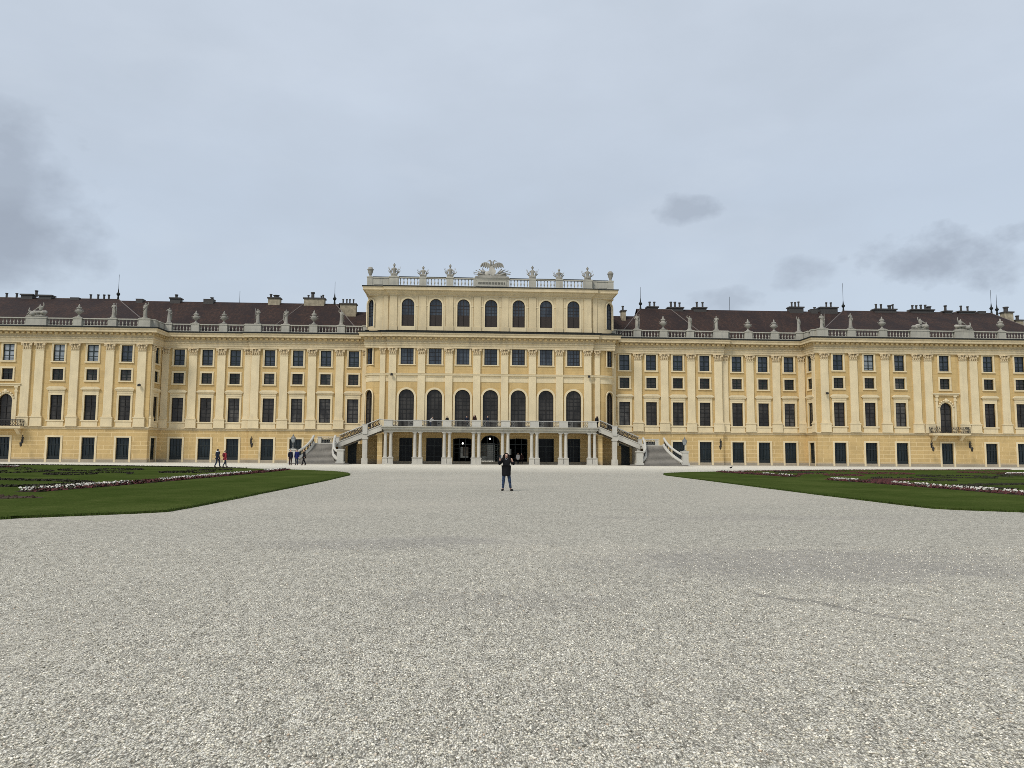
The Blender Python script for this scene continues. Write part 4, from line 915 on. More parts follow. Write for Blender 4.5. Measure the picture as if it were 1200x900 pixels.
# the eagle over the middle
eg = empty('eagle_sculpture',(.08,.2,T1)); tag(eg,'double headed stone eagle over flags and weapons crowning the middle block','sculpture')
mb = MB(); mb.taper(0,0,.0,.28,2.65,.5,2.5,.45); mb.taper(0,0,.28,.42,2.2,.42,2.0,.4); part('base', mb, M['statue'], eg)
mb = MB(); mb.lathe([(.18,.5),(.42,.9),(.46,1.25),(.34,1.7),(.2,1.95),(.16,2.1)],seg=12,sy=.7)
for s in (-1,1):
    mb.tube([(s*.12,0,1.95),(s*.20,-.03,2.3),(s*.16,-.05,2.62),(s*.30,-.06,2.80),(s*.46,-.07,2.74)],[.16,.14,.12,.13,.09],8); mb.tube([(s*.44,-.07,2.74),(s*.62,-.07,2.72),(s*.70,-.07,2.60)],[.08,.05,.01],6)
    mb.tube([(s*.2,0,.75),(s*.42,-.05,.5),(s*.6,-.06,.42)],[.12,.09,.06],6)
part('eagle_body', mb, M['statue'], eg, smooth=True)
for s in (-1,1):
    mb = MB(); top = [(.2,2.05),(.45,2.35),(.8,2.52),(1.2,2.52),(1.55,2.35),(1.78,2.0)]; 
    mb.prism([(s*x,z) for x,z in top]+[(s*x,z) for x,z in ((1.72,1.75),(1.45,1.95),(1.36,1.7),(1.12,1.9),(1.0,1.62),(.8,1.85),(.66,1.55),(.5,1.8),(.35,1.5),(.22,1.5))],-.06,.10)
    for k,(x,z,x2,z2) in enumerate(((1.5,2.3,1.78,1.72),(1.2,2.42,1.42,1.68),(.95,2.42,1.06,1.6),(.7,2.32,.72,1.52))): mb.tube([(s*x,-.08,z),(s*x2,-.1,z2)],[.10,.05],6)
    part('wing', mb, M['statue'], eg)
mb = MB(); mb.prism([(-.05,.5),(-.62,.62),(-.66,1.0),(-.2,1.45),(.0,1.5)],-.32,-.2); mb.prism([(.02,.42),(.5,.6),(.6,1.15),(.3,1.5),(.02,1.5)],-.36,-.22); mb.sphere((-.75,-.28,.72),.36,12,7,1,.4,1); part('shield', mb, M['stone'], eg)
mb = MB()
for s in (-1,1):
    for ang, ln, r in ((8,2.35,.05),(18,2.5,.045),(30,2.35,.05),(42,2.1,.045),(56,1.9,.06)):
        a = math.radians(ang); p0 = (s*.5,.1,.55); p1 = (s*(.35+ln*math.cos(a)),.12,.5+ln*math.sin(a)*.62); mb.tube([p0,p1],[r,r*1.1],5); mb.tube([p1,(p1[0]+s*.22*math.cos(a),.12,p1[2]+.16*math.sin(a)+.02)],[r*1.9,.005],5)
    for k in range(5): mb.sphere((s*(.8+.32*k),-.1+.02*k,.55+R.uniform(-.05,.12)),.28-.02*k,9,6,1.1,.7,.8)
    mb.prism([(s*.8,.7),(s*1.7,1.05),(s*1.85,1.4),(s*1.2,1.2)],.0,.08); mb.tube([(s*1.2,-.2,.5),(s*2.1,-.2,.85)],[.16,.12],8)
part('flags_and_weapons', mb, M['statue'], eg, smooth=True)

# ------------------------------------------------------------------ balconies, wall lanterns, cameras
for s in (-1,1):
    x = s*PB[3]; bl = part('balcony', (lambda m: (m.box(-3.0,3.0,-1.3,.0,-.22,0), m.box(-2.85,2.85,-1.15,0,-.36,-.22), m)[-1])(MB()), M['cream'], palace, (x,YP,5.1))
    for bx in (-2.15,2.15):
        mb = MB(); mb.prism([(-.95,-.36),(.0,-.36),(.0,-1.15),(-.28,-.95),(-.5,-.7)],-.25,.25); br = part('bracket', mb, M['cream'], bl, (bx,0,0), PI/2); br.rotation_euler = (0,0,PI/2); br.location = (bx,.0,0)
    mb = MB()
    for a, b in (((-2.95,-1.22,0),(2.95,-1.22,0)),((-2.95,-1.22,0),(-2.95,0,0)),((2.95,0,0),(2.95,-1.22,0))):
        scroll_rail(mb,a,b,.95,.026,.36); mb.tube([Vector(a)+Vector((0,0,.97)),Vector(b)+Vector((0,0,.97))],.04,5)
    part('railing', mb, M['iron'], bl)
def lantern_tree():
    t = empty('wall_lantern',(0,0,0)); mb = MB()
    pts = [(0,0,.55)]+[(0,-.25-.28*math.sin(a)*1.0,.55+.28*(1-math.cos(a))) for a in [k/8*1.3*PI for k in range(9)]]
    mb.tube(pts,.035,6); mb.tube([(0,0,.2),(0,-.5,.5),(0,-1.0,.42),(0,-1.2,.15)],.035,6); mb.tube([(-.18,-.3,.75),(0,-.3,.95),(.18,-.3,.75)],.03,5); mb.tube([(-.2,-.25,.5),(.2,-.25,.7)],.03,5); mb.box(-.14,.14,-.04,.02,.0,.8); part('bracket', mb, M['iron'], t)
    mb = MB(); mb.lathe([(.04,.18),(.10,.1),(.20,.0),(.22,-.05),(.18,-.1),(.12,-.5),(.06,-.56)],0,-1.2,8,.0); part('lantern_body', mb, M['iron'], t)
    mb = MB(); mb.lathe([(.195,-.08),(.135,-.46)],0,-1.2,8); part('pane', mb, M['pane'], t); return t
L0 = lantern_tree(); first = True
for F, x, z, lb in ((F4,-36.1,2.85,'black wall lantern on left wing between the ground floor doors'),(F4,36.1,3.0,'black wall lantern on right wing between the ground floor doors'),(FP,-67.7,2.75,'black wall lantern below the left balcony'),(FP,67.9,2.9,'black wall lantern below the right balcony, on its left'),(FP,74.0,2.9,'black wall lantern below the right balcony, on its right')):
    o = L0 if first else copy_tree(L0); first = False; o.location = F(x,0,z); o.rotation_euler = (0,0,.35 if x < 0 else -.35); tag(o, lb, 'lantern', 'wall lanterns on the palace')
for x, y, z, lb in ((-14.8,-.24,13.3,'small dark floodlight on the left end pilaster of the middle block'),(14.9,-.24,13.3,'small dark floodlight on the right end pilaster of the middle block'),(-51.4,-.67,11.25,'small dark floodlight on the inner corner of the left end pavilion'),(51.5,-.67,11.1,'small dark floodlight on the inner corner of the right end pavilion')):  # small security cameras on the pilasters, not lamps
    o = empty('cctv',(x,y,z)); tag(o, lb, 'cctv', 'security cameras on the pilasters'); mb = MB(); mb.taper(0,-.35,-.16,.16,.2,.12,.14,.16); part('camera_head', mb, M['iron'], o); mb = MB(); mb.tube([(0,0,.1),(0,-.3,.25),(0,-.35,.12)],.03,5); mb.box(-.08,.08,-.03,.02,0,.2); part('bracket', mb, M['greyiron'], o)

# ------------------------------------------------------------------ terrace on columns
ter = empty('terrace',(0,0,0)); tag(ter,'stone terrace on paired columns before the middle block','terrace')
TY = -4.45
mb = MB(); mb.box(-15.55,15.55,TY-.45,-.003,4.98,5.3); mb.box(-15.7,15.7,TY-.62,-.003,5.3,5.43); mb.box(-15.4,15.4,TY-.3,-.003,4.82,4.98); mb.box(-15.25,15.25,TY-.22,TY+.22,4.62,4.82)
for k in range(8): x = (k-3.5)*4.2; mb.box(x-.22,x+.22,TY+.22,-.003,4.55,4.82)
part('slab', mb, M['stonew'], ter)
mb = MB(); mb.box(-15.2,15.2,TY+.23,-.004,4.70,4.815); part('soffit', mb, M['grey_wall'], ter)
cm = MB(); cm.lathe([(.30,0),(.32,.06),(.30,.12),(.25,.16),(.27,.22),(.245,.28),(.24,1.4),(.21,3.1),(.205,3.3),(.24,3.36),(.22,3.40),(.27,3.48),(.29,3.54)],seg=16); cm.box(-.33,.33,-.33,.33,3.54,3.62); CM = cm.mesh('column',M['stone'],True)
for p in CM.polygons: p.use_smooth = len(p.vertices) == 4 and abs(p.normal.z) < .9
pm = MB(); pm.box(-.36,.36,-.38,.38,.0,.86); pm.box(-.40,.40,-.42,.42,.86,.98); pm.box(-.40,.40,-.42,.42,0,.14); PM = pm.mesh('plinth',M['stone'])
for k in range(8):
    for s in (-1,1):
        c = link('column', CM, ter, ((k-3.5)*4.2+s*.40*.96,TY,.99)); link('plinth', PM, c, (0,0,-.98))
for k in range(8):
    mb = MB(); mb.box(-.62,.62,-.28,.28,0,.83); mb.box(-.68,.68,-.33,.33,.83,.94); mb.box(-.66,.66,-.31,.31,0,.1); part('post', mb, M['white'], ter, ((k-3.5)*4.2,TY-.2,5.432))
for k in range(7):
    x0, x1 = (k-3.5)*4.2+.62, (k-2.5)*4.2-.62; mb = MB(); scroll_rail(mb,(x0,TY-.2,5.44),(x0+.72,TY-.2,5.44),.82,.028,.36); scroll_rail(mb,(x1-.72,TY-.2,5.44),(x1,TY-.2,5.44),.82,.028,.36)
    n = 9
    for j in range(n): xx = x0+.72+(x1-x0-1.44)*(j+.5)/n; mb.tube([(xx,TY-.2,5.44),(xx,TY-.2,6.3)],.012,4)
    r_o = part('railing', mb, M['greyiron'], ter); mb = MB(); mb.box(x0,x1,TY-.27,TY-.13,6.24,6.33); part('handrail', mb, M['rail'], r_o)
# yellow side walls under the terrace stairs are part of each staircase
def stairs(s):
    st = empty('staircase',(s*20,0,0)); tag(st,'%s curved stone staircase with scrolled iron railings beside the terrace' % lw[s],'staircase','staircases beside the terrace')
    X = lambda x: s*x-s*20
    def bx(mb,a,b,*r): mb.box(*sorted((X(a),X(b))),*r)
    # side flight: from terrace level down outward to the landing
    xa, xb, za, zb_ = 15.72, 21.6, 5.42, 2.95; n = 15; mb = MB()
    for k in range(n):
        x0 = xa+(xb-xa)*k/n; x1 = xa+(xb-xa)*(k+1)/n; z = za+(zb_-za)*(k+.5)/n; bx(mb,x0,x1,TY+.1,-1.0,z-.42,z)
    part('steps', mb, M['steps'], st)
    for y0,y1 in ((TY-.30,TY+.02),(-1.0,-.8)):
        mb = MB()                                     # raking stringers
        pts = [(xa-.1,za-.62),(xa-.1,za+.12),(xb+.1,zb_+.12),(xb+.1,zb_-.6)]; mb.prism([(X(x),z) for x,z in pts],y0,y1)
        pts = [(xa-.1,za+.12),(xa-.1,za+.24),(xb+.1,zb_+.24),(xb+.1,zb_+.12)]; mb.prism([(X(x),z) for x,z in pts],y0-.06,y1+.06)
        part('stringer', mb, M['stone'], st)
    fl = MB(); P = (X(xa),TY-.16,za+.24); Q = (X(18.0),TY-.16,4.55+.14); scroll_rail(fl,(X(15.9),TY-.16,5.58),(X(17.6),TY-.16,4.86),.85,.045,.42); scroll_rail(fl,(X(18.35),TY-.16,4.54),(X(21.4),TY-.16,3.26),.85,.045,.42)
    rr = part('railing', fl, M['iron'], st); mb = MB(); mb.tube([(X(15.5),TY-.16,6.33),(X(15.9),TY-.16,6.46),(X(21.6),TY-.16,4.08)],.075,6); part('handrail', mb, M['rail'], rr)
    mb = MB(); bx(mb,17.62,18.32,TY-.42,TY+.14,4.3,5.62); bx(mb,17.56,18.38,TY-.47,TY+.19,5.62,5.74); part('post', mb, M['white'], st)
    mb = MB(); bx(mb,17.64,18.30,TY-.36,TY+.28,0.25,3.55); bx(mb,17.54,18.40,TY-.46,TY+.38,0,.85); bx(mb,17.54,18.40,TY-.44,TY+.36,3.55,3.80); bx(mb,17.64,18.30,TY-.31,TY+.03,3.8,4.2); part('pier', mb, M['stone'], st)
    mb = MB(); bx(mb,15.6,21.4,-.7,-.4,0,2.9); bx(mb,15.6,18.6,-.7,-.4,2.9,4.2); bx(mb,15.6,16.3,-4.0,-.7,0,4.4); part('wall', mb, M['yellow_rust'], st)
    mb = MB(); bx(mb,19.7,20.95,-.78,-.7,0.02,2.9); part('door', mb, M['door'], st)
    # landing
    mb = MB(); bx(mb,21.55,25.6,TY-.2,2.9,2.45,2.95); bx(mb,21.5,25.7,TY-.28,2.95,2.80,2.955); bx(mb,21.3,21.75,TY-.15,-.4,0,2.8); bx(mb,25.3,25.6,TY,2.9,0,2.8); part('landing', mb, M['stone'], st)
    mb = MB(); bx(mb,22.35,23.0,-.2,.2,2.955,3.85); bx(mb,25.0,25.5,-.2,.2,2.955,3.85); bx(mb,22.3,25.6,-.26,.26,3.85,3.97); part('parapet', mb, M['white'], st)
    mb = MB(); scroll_rail(mb,(X(23.0),0,2.96),(X(25.0),0,2.96),.88,.03,.5); part('railing', mb, M['greyiron'], st)
    # front flight, flaring towards the gravel
    n = 18; y0, y1 = TY-.25, -9.3; mb = MB()
    def edge(t):                                                                   # t 0 top, 1 bottom -> inner and outer x
        return 22.2-1.5*t**3.0-.0*t, 25.15+2.1*t**2.0
    for k in range(n):
        t0, t1 = k/n, (k+1)/n; z = 2.95*(1-t1)+.0; a, b = edge(t1*.94); ya, yb = y0+(y1-y0)*t0, y0+(y1-y0)*t1
        if k >= n-3: a -= .8*(k-n+4)*.6; b += .35*(k-n+4)
        if z < .02: z = .02
        bx(mb,a,b,yb,y0,z-.17 if k else z-.2,z); bx(mb,a,b,yb-.04,yb,z-.06,z-.003)
    part('steps', mb, M['steps'], st)
    # curved parapets of the front flight: base, iron scrolls, coping
    for side in (0,1):
        base, top, pn_ = [], [], MB()
        for k in range(15):
            t = k/14*.86; a, b = edge(t*1.05); x = (a-.05) if side == 0 else (b+.05); y = y0+(y1-y0)*t+(.0); z = 2.95*(1-t)
            if side == 0 and t > .6: x -= .9*((t-.6)/.26)**2*.5
            base.append((X(x),y,max(z,.12))); top.append((X(x),y,max(z,.05)+1.02 if t < .55 else max(z,.05)+1.02+.25*(t-.55)))
        mb = MB(); mb.tube([(p[0],p[1],p[2]+.06) for p in base],.25,8); mb.tube(top,.17,8); part('parapet', mb, M['white'], st)
        for k in range(14): 
            if k % 2 == 0: scroll_rail(pn_, Vector(base[k])+Vector((0,0,.15)), Vector(base[k+1])+Vector((0,0,.15)), .8, .035, .4)
        part('railing', pn_, M['iron'], st)
    # end pedestals; the outer one carries a lamp
    for px, py in ((20.75,-8.45),(27.2,-8.45)):
        mb = MB(); bx(mb,px-.42,px+.42,py-.42,py+.42,.3,1.9); bx(mb,px-.5,px+.5,py-.5,py+.5,1.9,2.1); bx(mb,px-.55,px+.55,py-.55,py+.55,0,.4); part('pedestal', mb, M['white'], st)
    return st
for s in (-1,1):
    stairs(s)
    lp = empty('pedestal_lantern',(s*27.2,-8.45,2.1)); tag(lp,'glass lantern on a short iron foot on the outer post of the %s stairs' % lw[s],'lantern','lanterns on the stair posts')
    mb = MB(); mb.lathe([(.32,0),(.28,.06),(.10,.14),(.06,.35),(.10,.45),(.05,.55),(.06,.78),(.16,.86)],seg=10); part('foot', mb, M['greyiron'], lp, smooth=True)
    mb = MB(); mb.lathe([(.16,.86),(.34,1.42),(.34,1.45)],seg=6); part('pane', mb, M['milk'], lp)
    mb = MB(); mb.lathe([(.40,1.45),(.36,1.5),(.16,1.72),(.10,1.78),(.12,1.86),(.03,1.98)],seg=6)
    for k in range(6): a = 2*PI*k/6; mb.tube([(.165*math.cos(a),.165*math.sin(a),.86),(.345*math.cos(a),.345*math.sin(a),1.45)],.02,4)
    part('cap', mb, M['greyiron'], lp)

# ------------------------------------------------------------------ ground
mb = MB(); mb.add([(-1500,-400,0),(1500,-400,0),(1500,2500,0),(-1500,2500,0)],[(0,1,2,3)]); struct('ground', mb, M['gravel'])
mb = MB()
pp_ = miter(PATH, 2.6); qq = miter(PATH, .0); n = len(PATH)
mb.v += [(x,min(y,.5) if 0 else y,.02) for x,y in pp_]+[(x,y,.02) for x,y in qq]
for k in range(1,n-2): mb.f.append((k,k+1,n+k+1,n+k))
struct('pavement', mb, M['path'])
mb = MB(); mb.box(-15.9,15.9,TY-1.2,.0,.0,.03); struct('pavement', mb, M['path'])
# loose stones lying on top of the gravel, nearest the viewer's spot
import numpy as np
rg = np.random.default_rng(5); ico = bmesh.new(); bmesh.ops.create_icosphere(ico, subdivisions=1, radius=1); iv = np.array([v.co[:] for v in ico.verts]); iff = np.array([[v.index for v in f.verts] for f in ico.faces]); ico.free()
NP = 64000; dist = 3.4+10.5*rg.random(NP)**1.6; lat = (rg.random(NP)-.5)*(dist*1.5+2.5)
cx = -2.704+np.sin(yaw)*dist+np.cos(yaw)*lat; cy = -115.62+np.cos(yaw)*dist-np.sin(yaw)*lat
rad = (.0036+.0056*rg.random(NP)**2)
ang = rg.random(NP)*2*PI; sxy = np.stack([1+.5*rg.random(NP), .8+.3*rg.random(NP), .55+.35*rg.random(NP)],1)
V = iv[None]*sxy[:,None]*rad[:,None,None]; V = V*(1+.22*(rg.random((NP,12,1))-.5)); ca, sa = np.cos(ang)[:,None], np.sin(ang)[:,None]
V = np.stack([V[...,0]*ca-V[...,1]*sa+cx[:,None], V[...,0]*sa+V[...,1]*ca+cy[:,None], V[...,2]+(rad*sxy[:,2]*.55)[:,None]],-1).reshape(-1,3)
Fi = (iff[None]+(np.arange(NP)*12)[:,None,None]).reshape(-1)
me = bpy.data.meshes.new('gravel_stones'); me.vertices.add(len(V)); me.vertices.foreach_set('co', V.ravel()); me.loops.add(len(Fi)); me.loops.foreach_set('vertex_index', Fi.astype(np.int32)); nf = len(Fi)//3
me.polygons.add(nf); me.polygons.foreach_set('loop_start', np.arange(nf,dtype=np.int32)*3); me.polygons.foreach_set('use_smooth', np.ones(nf,bool)); me.update()
t = NT('loose_stones'); ge = t.n('ShaderNodeNewGeometry'); rc = t.ramp(ge.outputs['Random Per Island'], [(0,(.15,.138,.11)),(.2,(.50,.465,.37)),(.65,(.80,.745,.61)),(.93,(1.0,.94,.81)),(1.,(.50,.38,.27))]); me.materials.append(t.out(rc,.85,.25))
o = link('gravel', me); o['kind'] = 'stuff'; o['label'] = 'loose pale stones on the gravel court'
# lawns
def smooth(pts, n=6):
    out = []
    for i in range(len(pts)-1):
        p0, p1, p2, p3 = pts[max(i-1,0)], pts[i], pts[i+1], pts[min(i+2,len(pts)-1)]
        for k in range(n):
            t = k/n; out.append(tuple(.5*((2*b)+(c-a)*t+(2*a-5*b+4*c-d)*t*t+(-a+3*b-3*c+d)*t**3) for a,b,c,d in zip(p0,p1,p2,p3)))
    return out+[pts[-1]]
LL = [(-10.75,-94.5),(-10.8,-86),(-10.95,-72),(-11.4,-60)]; LB = smooth([(-11.4,-60),(-12.6,-54),(-15.5,-48),(-23,-41),(-34,-33.5),(-56,-25.5),(-100,-18)])
LC = smooth([(-40,-113),(-16.5,-98.75),(-13.3,-96.45),(-11.1,-94.85),(-10.75,-93.7),(-10.75,-90),(-10.78,-86)],8); left = LL[1:-1]+LB+[(-100,-110)]+LC[:-1]
RL = [(11.4,-92.8),(11.45,-84),(11.95,-68),(12.2,-57)]; RB = smooth([(12.2,-57),(14,-50.5),(20,-44.2),(37,-34.2),(58,-27.5),(100,-20)])
RC = smooth([(40,-111),(16,-95.75),(13.2,-93.95),(11.7,-92.9),(11.4,-91.8),(11.4,-88),(11.45,-84)],8); right = RL[1:-1]+RB+[(100,-112)]+RC[:-1]
def lawn(poly, gname):
    bm = bmesh.new(); n = len(poly); vs = [bm.verts.new((x,y,.06)) for x,y in poly]; f = bm.faces.new(vs); lo_ = [bm.verts.new((x*1.0,y,-.02)) for x,y in poly]
    for i in range(n): bm.faces.new((vs[i],vs[(i+1)%n],lo_[(i+1)%n],lo_[i]))
    bmesh.ops.triangulate(bm, faces=[f]); bmesh.ops.recalc_face_normals(bm, faces=bm.faces); me = bpy.data.meshes.new('lawn'); bm.to_mesh(me); bm.free(); me.materials.append(M['grass'])
    o = link('lawn', me); o['kind'] = 'structure'
lawn(left,'l'); lawn(right,'r')
mb = MB(); g = random.Random(3)
for poly, lim in ((LC,0),(LL[1:]+LB,0),(RC,0),(RL[1:]+RB,0)):
    for a, b in zip(poly, poly[1:]):
        L = math.hypot(b[0]-a[0],b[1]-a[1]); dens = 70 if a[1] < -70 else 22
        if abs(a[0]) > 60: continue
        for k in range(int(L*dens)):
            t = g.random(); x = a[0]+(b[0]-a[0])*t+g.gauss(0,.03); y = a[1]+(b[1]-a[1])*t+g.gauss(0,.03); h = g.uniform(.06,.13); an = g.uniform(0,PI); w_ = .012; dx, dy = math.cos(an)*w_, math.sin(an)*w_; lx, ly = g.gauss(0,.03), g.gauss(0,.03)
            mb.add([(x-dx,y-dy,.0),(x+dx,y+dy,.0),(x+lx,y+ly,h)],[(0,1,2)])
o = part('grass', mb, M['blade'], None); o['kind'] = 'stuff'; o['label'] = 'ragged grass blades along the lawn edges'

# ------------------------------------------------------------------ flower beds
def clump(mb, x, y, r, h, n, g, z=.05):
    for k in range(n):
        a = g.uniform(0,2*PI); q = r*math.sqrt(g.random()); cx, cy, cz = x+q*math.cos(a), y+q*math.sin(a), z+g.uniform(.25,1)*h; s = g.uniform(.035,.075)
        u = Vector((g.gauss(0,1),g.gauss(0,1),g.gauss(0,.6))).normalized(); v = u.orthogonal().normalized(); c = Vector((cx,cy,cz)); mb.add([c-u*s,c-v*s*.7,c+u*s,c+v*s*.7],[(0,1,2,3)])
def border(pts, width, label, seed, gaps=(), dens=1.0, wfrac=.34):
    g = random.Random(seed); pts = smooth(pts,5); red, white, soil, grn = MB(), MB(), MB(), MB(); L = 0; ww = g.uniform(0,10)
    for a, b in zip(pts, pts[1:]):
        d = math.hypot(b[0]-a[0],b[1]-a[1]); nx, ny = -(b[1]-a[1])/d, (b[0]-a[0])/d
        soil.add([(a[0]+nx*width/2,a[1]+ny*width/2,.068),(b[0]+nx*width/2,b[1]+ny*width/2,.068),(b[0]-nx*width/2,b[1]-ny*width/2,.068),(a[0]-nx*width/2,a[1]-ny*width/2,.068)],[(0,1,2,3)])
        for k in range(int(d*width*34*dens)):
            t = g.random(); q = g.uniform(-.5,.5); x, y = a[0]+(b[0]-a[0])*t+nx*q*width, a[1]+(b[1]-a[1])*t+ny*q*width
            wv = math.sin((L+d*t)*.33+ww)*.5+math.sin((L+d*t)*.9+ww*2)*.3
            inw = abs(q) < wfrac*.5+.10*wv and wv > -.38 and wfrac > 0
            if inw:
                clump(white,x,y,.10,.17,6,g,.07)
                clump(red if g.random() < .5 else grn,x,y,.10,.18,3,g)
            else: clump(red if g.random() < .8 else grn,x,y,.12,.13*(1.25-abs(q)),7,g)
        L += d
    o = empty('flower_bed',(pts[0][0],pts[0][1],0)); tag(o,label,'flower bed')
    for nm, q, m in (('soil',soil,M['soil']),('red_plants',red,M['redleaf']),('green_leaves',grn,M['darkbox']),('white_flowers',white,M['whiteflower'])):
        if q.f:
            c = part(nm,q,m,o,(-pts[0][0],-pts[0][1],0)); c['kind'] = 'stuff' if nm != 'soil' else 'thing'
border([(-19.4,-85.6),(-19.0,-78),(-18.9,-66),(-19.0,-52),(-19.3,-46)],.95,'long straight bed of white flowers edged dark red on the left lawn',1)
border([(20.2,-67.5),(20.4,-74),(20.2,-80),(19.8,-86),(19.6,-92)],.95,'bed of white flowers edged dark red, nearest on the right lawn',2)
border([(19.9,-46.5),(20.3,-53),(20.6,-60.5)],1.1,'short far bed of dark red plants with few white flowers on the right lawn',3,wfrac=.12)
border([(-46,-39.5),(-52,-37.5),(-60,-35)],1.3,'white and dark red flower bed at the far left back of the left lawn',4)
border([(44,-50.5),(49,-49),(56,-47)],1.6,'white and dark red flower bed at the far right back of the right lawn',5)
def scroll(pts, w, label, seed, m='darkbox', dens=1.0, grp=None):
    g = random.Random(seed); pts = smooth(pts,6); mb = MB(); n = len(pts)
    for i,(a,b) in enumerate(zip(pts,pts[1:])):
        d = math.hypot(b[0]-a[0],b[1]-a[1]); nx, ny = -(b[1]-a[1])/d, (b[0]-a[0])/d; ww = w*(.45+.55*math.sin(PI*min(1,(i+.5)/n*1.0)))
        for k in range(max(2,int(d*ww*46*dens))):
            t = g.random(); q = g.uniform(-.5,.5)*ww; clump(mb,a[0]+(b[0]-a[0])*t+nx*q,a[1]+(b[1]-a[1])*t+ny*q,.09,.085,5,g,.05)
    o = part('planted_scroll',mb,M[m],None); tag(o,label,'flower bed',grp)
GS = 'low dark scroll plantings on the lawns'
def curl(cx,cy,r,turns,a0,stretch=1.0,n=14):
    return [(cx+r*(1-k/n*.72)*math.cos(a0+turns*2*PI*k/n), cy+stretch*r*(1-k/n*.72)*math.sin(a0+turns*2*PI*k/n)) for k in range(n+1)]
scroll([(-34,-80.5),(-28,-81.2),(-22.6,-81.4),(-20.9,-78.4),(-23.3,-75),(-27,-73.6),(-31,-72.6),(-36,-74)],.8,'large hook shaped dark scroll planting at the near left of the left lawn',11)
for i,(cx,cy,r,a0,sg) in enumerate(((-29,-62,3.0,0,1),(-37,-58,3.6,2,-1),(-24.5,-56,2.2,1,-1),(-33,-49,3.6,3,1),(-43,-50,3.2,.5,1),(-25,-48,2.0,4,1))):
    scroll(curl(cx,cy,r,sg*1.05,a0,1.5),.42,'curling low dark planting on the left lawn',20+i,grp='low dark scroll plantings on the left lawn')
for i,(cx,cy,r,a0,sg) in enumerate(((27,-66,3.0,1,1),(26,-56,2.6,3,-1),(34,-60,3.6,0,1),(33,-49,3.4,2,-1),(42,-56,3.6,4,1),(46,-44,3.4,1,-1),(26.5,-48,2.4,0,1))):
    scroll(curl(cx,cy,r,sg*1.05,a0,1.5),.42,'curling low dark planting on the right lawn',40+i,'redleaf' if i % 2 else 'darkbox',grp='low dark scroll plantings on the right lawn')
scroll([(23.0,-80.5),(22.2,-77.5),(25.5,-74.8),(31,-73.4),(37,-74)],.9,'hook shaped dark scroll planting at the near right of the right lawn',60)
scroll([(22.1,-70.5),(23.6,-67.6),(26.4,-66.5)],1.9,'broad mound of dark red plants behind the near right flower bed',61,'redleaf')
scroll([(-24,-41.5),(-34,-35),(-45,-30.5),(-58,-26.5)],.9,'row of dark low plants along the back edge of the left lawn',62,'darkbox',.8)
scroll([(21,-45),(36,-36),(48,-32.5),(60,-28.5)],1.1,'row of dark red low plants along the back edge of the right lawn',63,'redleaf',.8)
# bare soil patch
mb = MB(); ring_ = []; g = random.Random(9)
for k in range(28):
    a = 2*PI*k/28; ring_.append((-21.0+4.2*math.cos(a)*(1+g.uniform(-.06,.06)), -89.2+1.15*math.sin(a)*(1+g.uniform(-.15,.15)), .066))
mb.add(ring_+[(-21.0,-89.2,.14)],[(k,(k+1)%28,28) for k in range(28)]); 
for k in range(260):
    a = g.uniform(0,2*PI); q = math.sqrt(g.random()); mb.sphere((-21+4.1*q*math.cos(a),-89.2+1.1*q*math.sin(a),.08),g.uniform(.02,.06),5,4)
tag(part('soil_bed',mb,M['soil'],None),'bare brown earth bed near the left edge of the left lawn','soil bed')
# crow on the gravel by the right lawn
bd = empty('crow',(26.6,-29.5,0),.6); tag(bd,'small black crow on the path behind the right lawn','bird')
link('body', skin([(0,.16,.17),(0,.03,.19),(0,-.10,.23),(0,-.16,.30),(0,-.24,.295)],[(0,1),(1,2),(2,3),(3,4)],[.04,.08,.075,.045,.012],2,blk,1,'body'), bd)
mb = MB(); mb.add([(-.05,.12,.17),(.05,.12,.17),(.035,.36,.12),(-.035,.36,.12),(0,.12,.20)],[(0,1,2,3),(0,4,3),(4,1,2),(4,2,3)]); part('tail', mb, blk, bd)
for s in (-1,1): mb = MB(); mb.tube([(s*.035,0,.14),(s*.037,.02,.07),(s*.037,-.0,.01),(s*.04,-.06,.006)],.009,5); part('leg', mb, blk, bd)
# the far side of the court seen through the passages
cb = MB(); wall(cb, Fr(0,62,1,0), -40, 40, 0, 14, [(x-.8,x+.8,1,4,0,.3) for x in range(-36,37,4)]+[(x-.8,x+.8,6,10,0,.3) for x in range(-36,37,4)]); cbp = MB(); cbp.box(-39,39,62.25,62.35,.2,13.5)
cw = empty('court_building',(0,62,0)); tag(cw,'pale building seen through the dark middle passage','building'); o = part('wall',cb,M['courtw'],cw,(0,-62,0)); part('windows',cbp,M['pane'],cw,(0,-62,0))

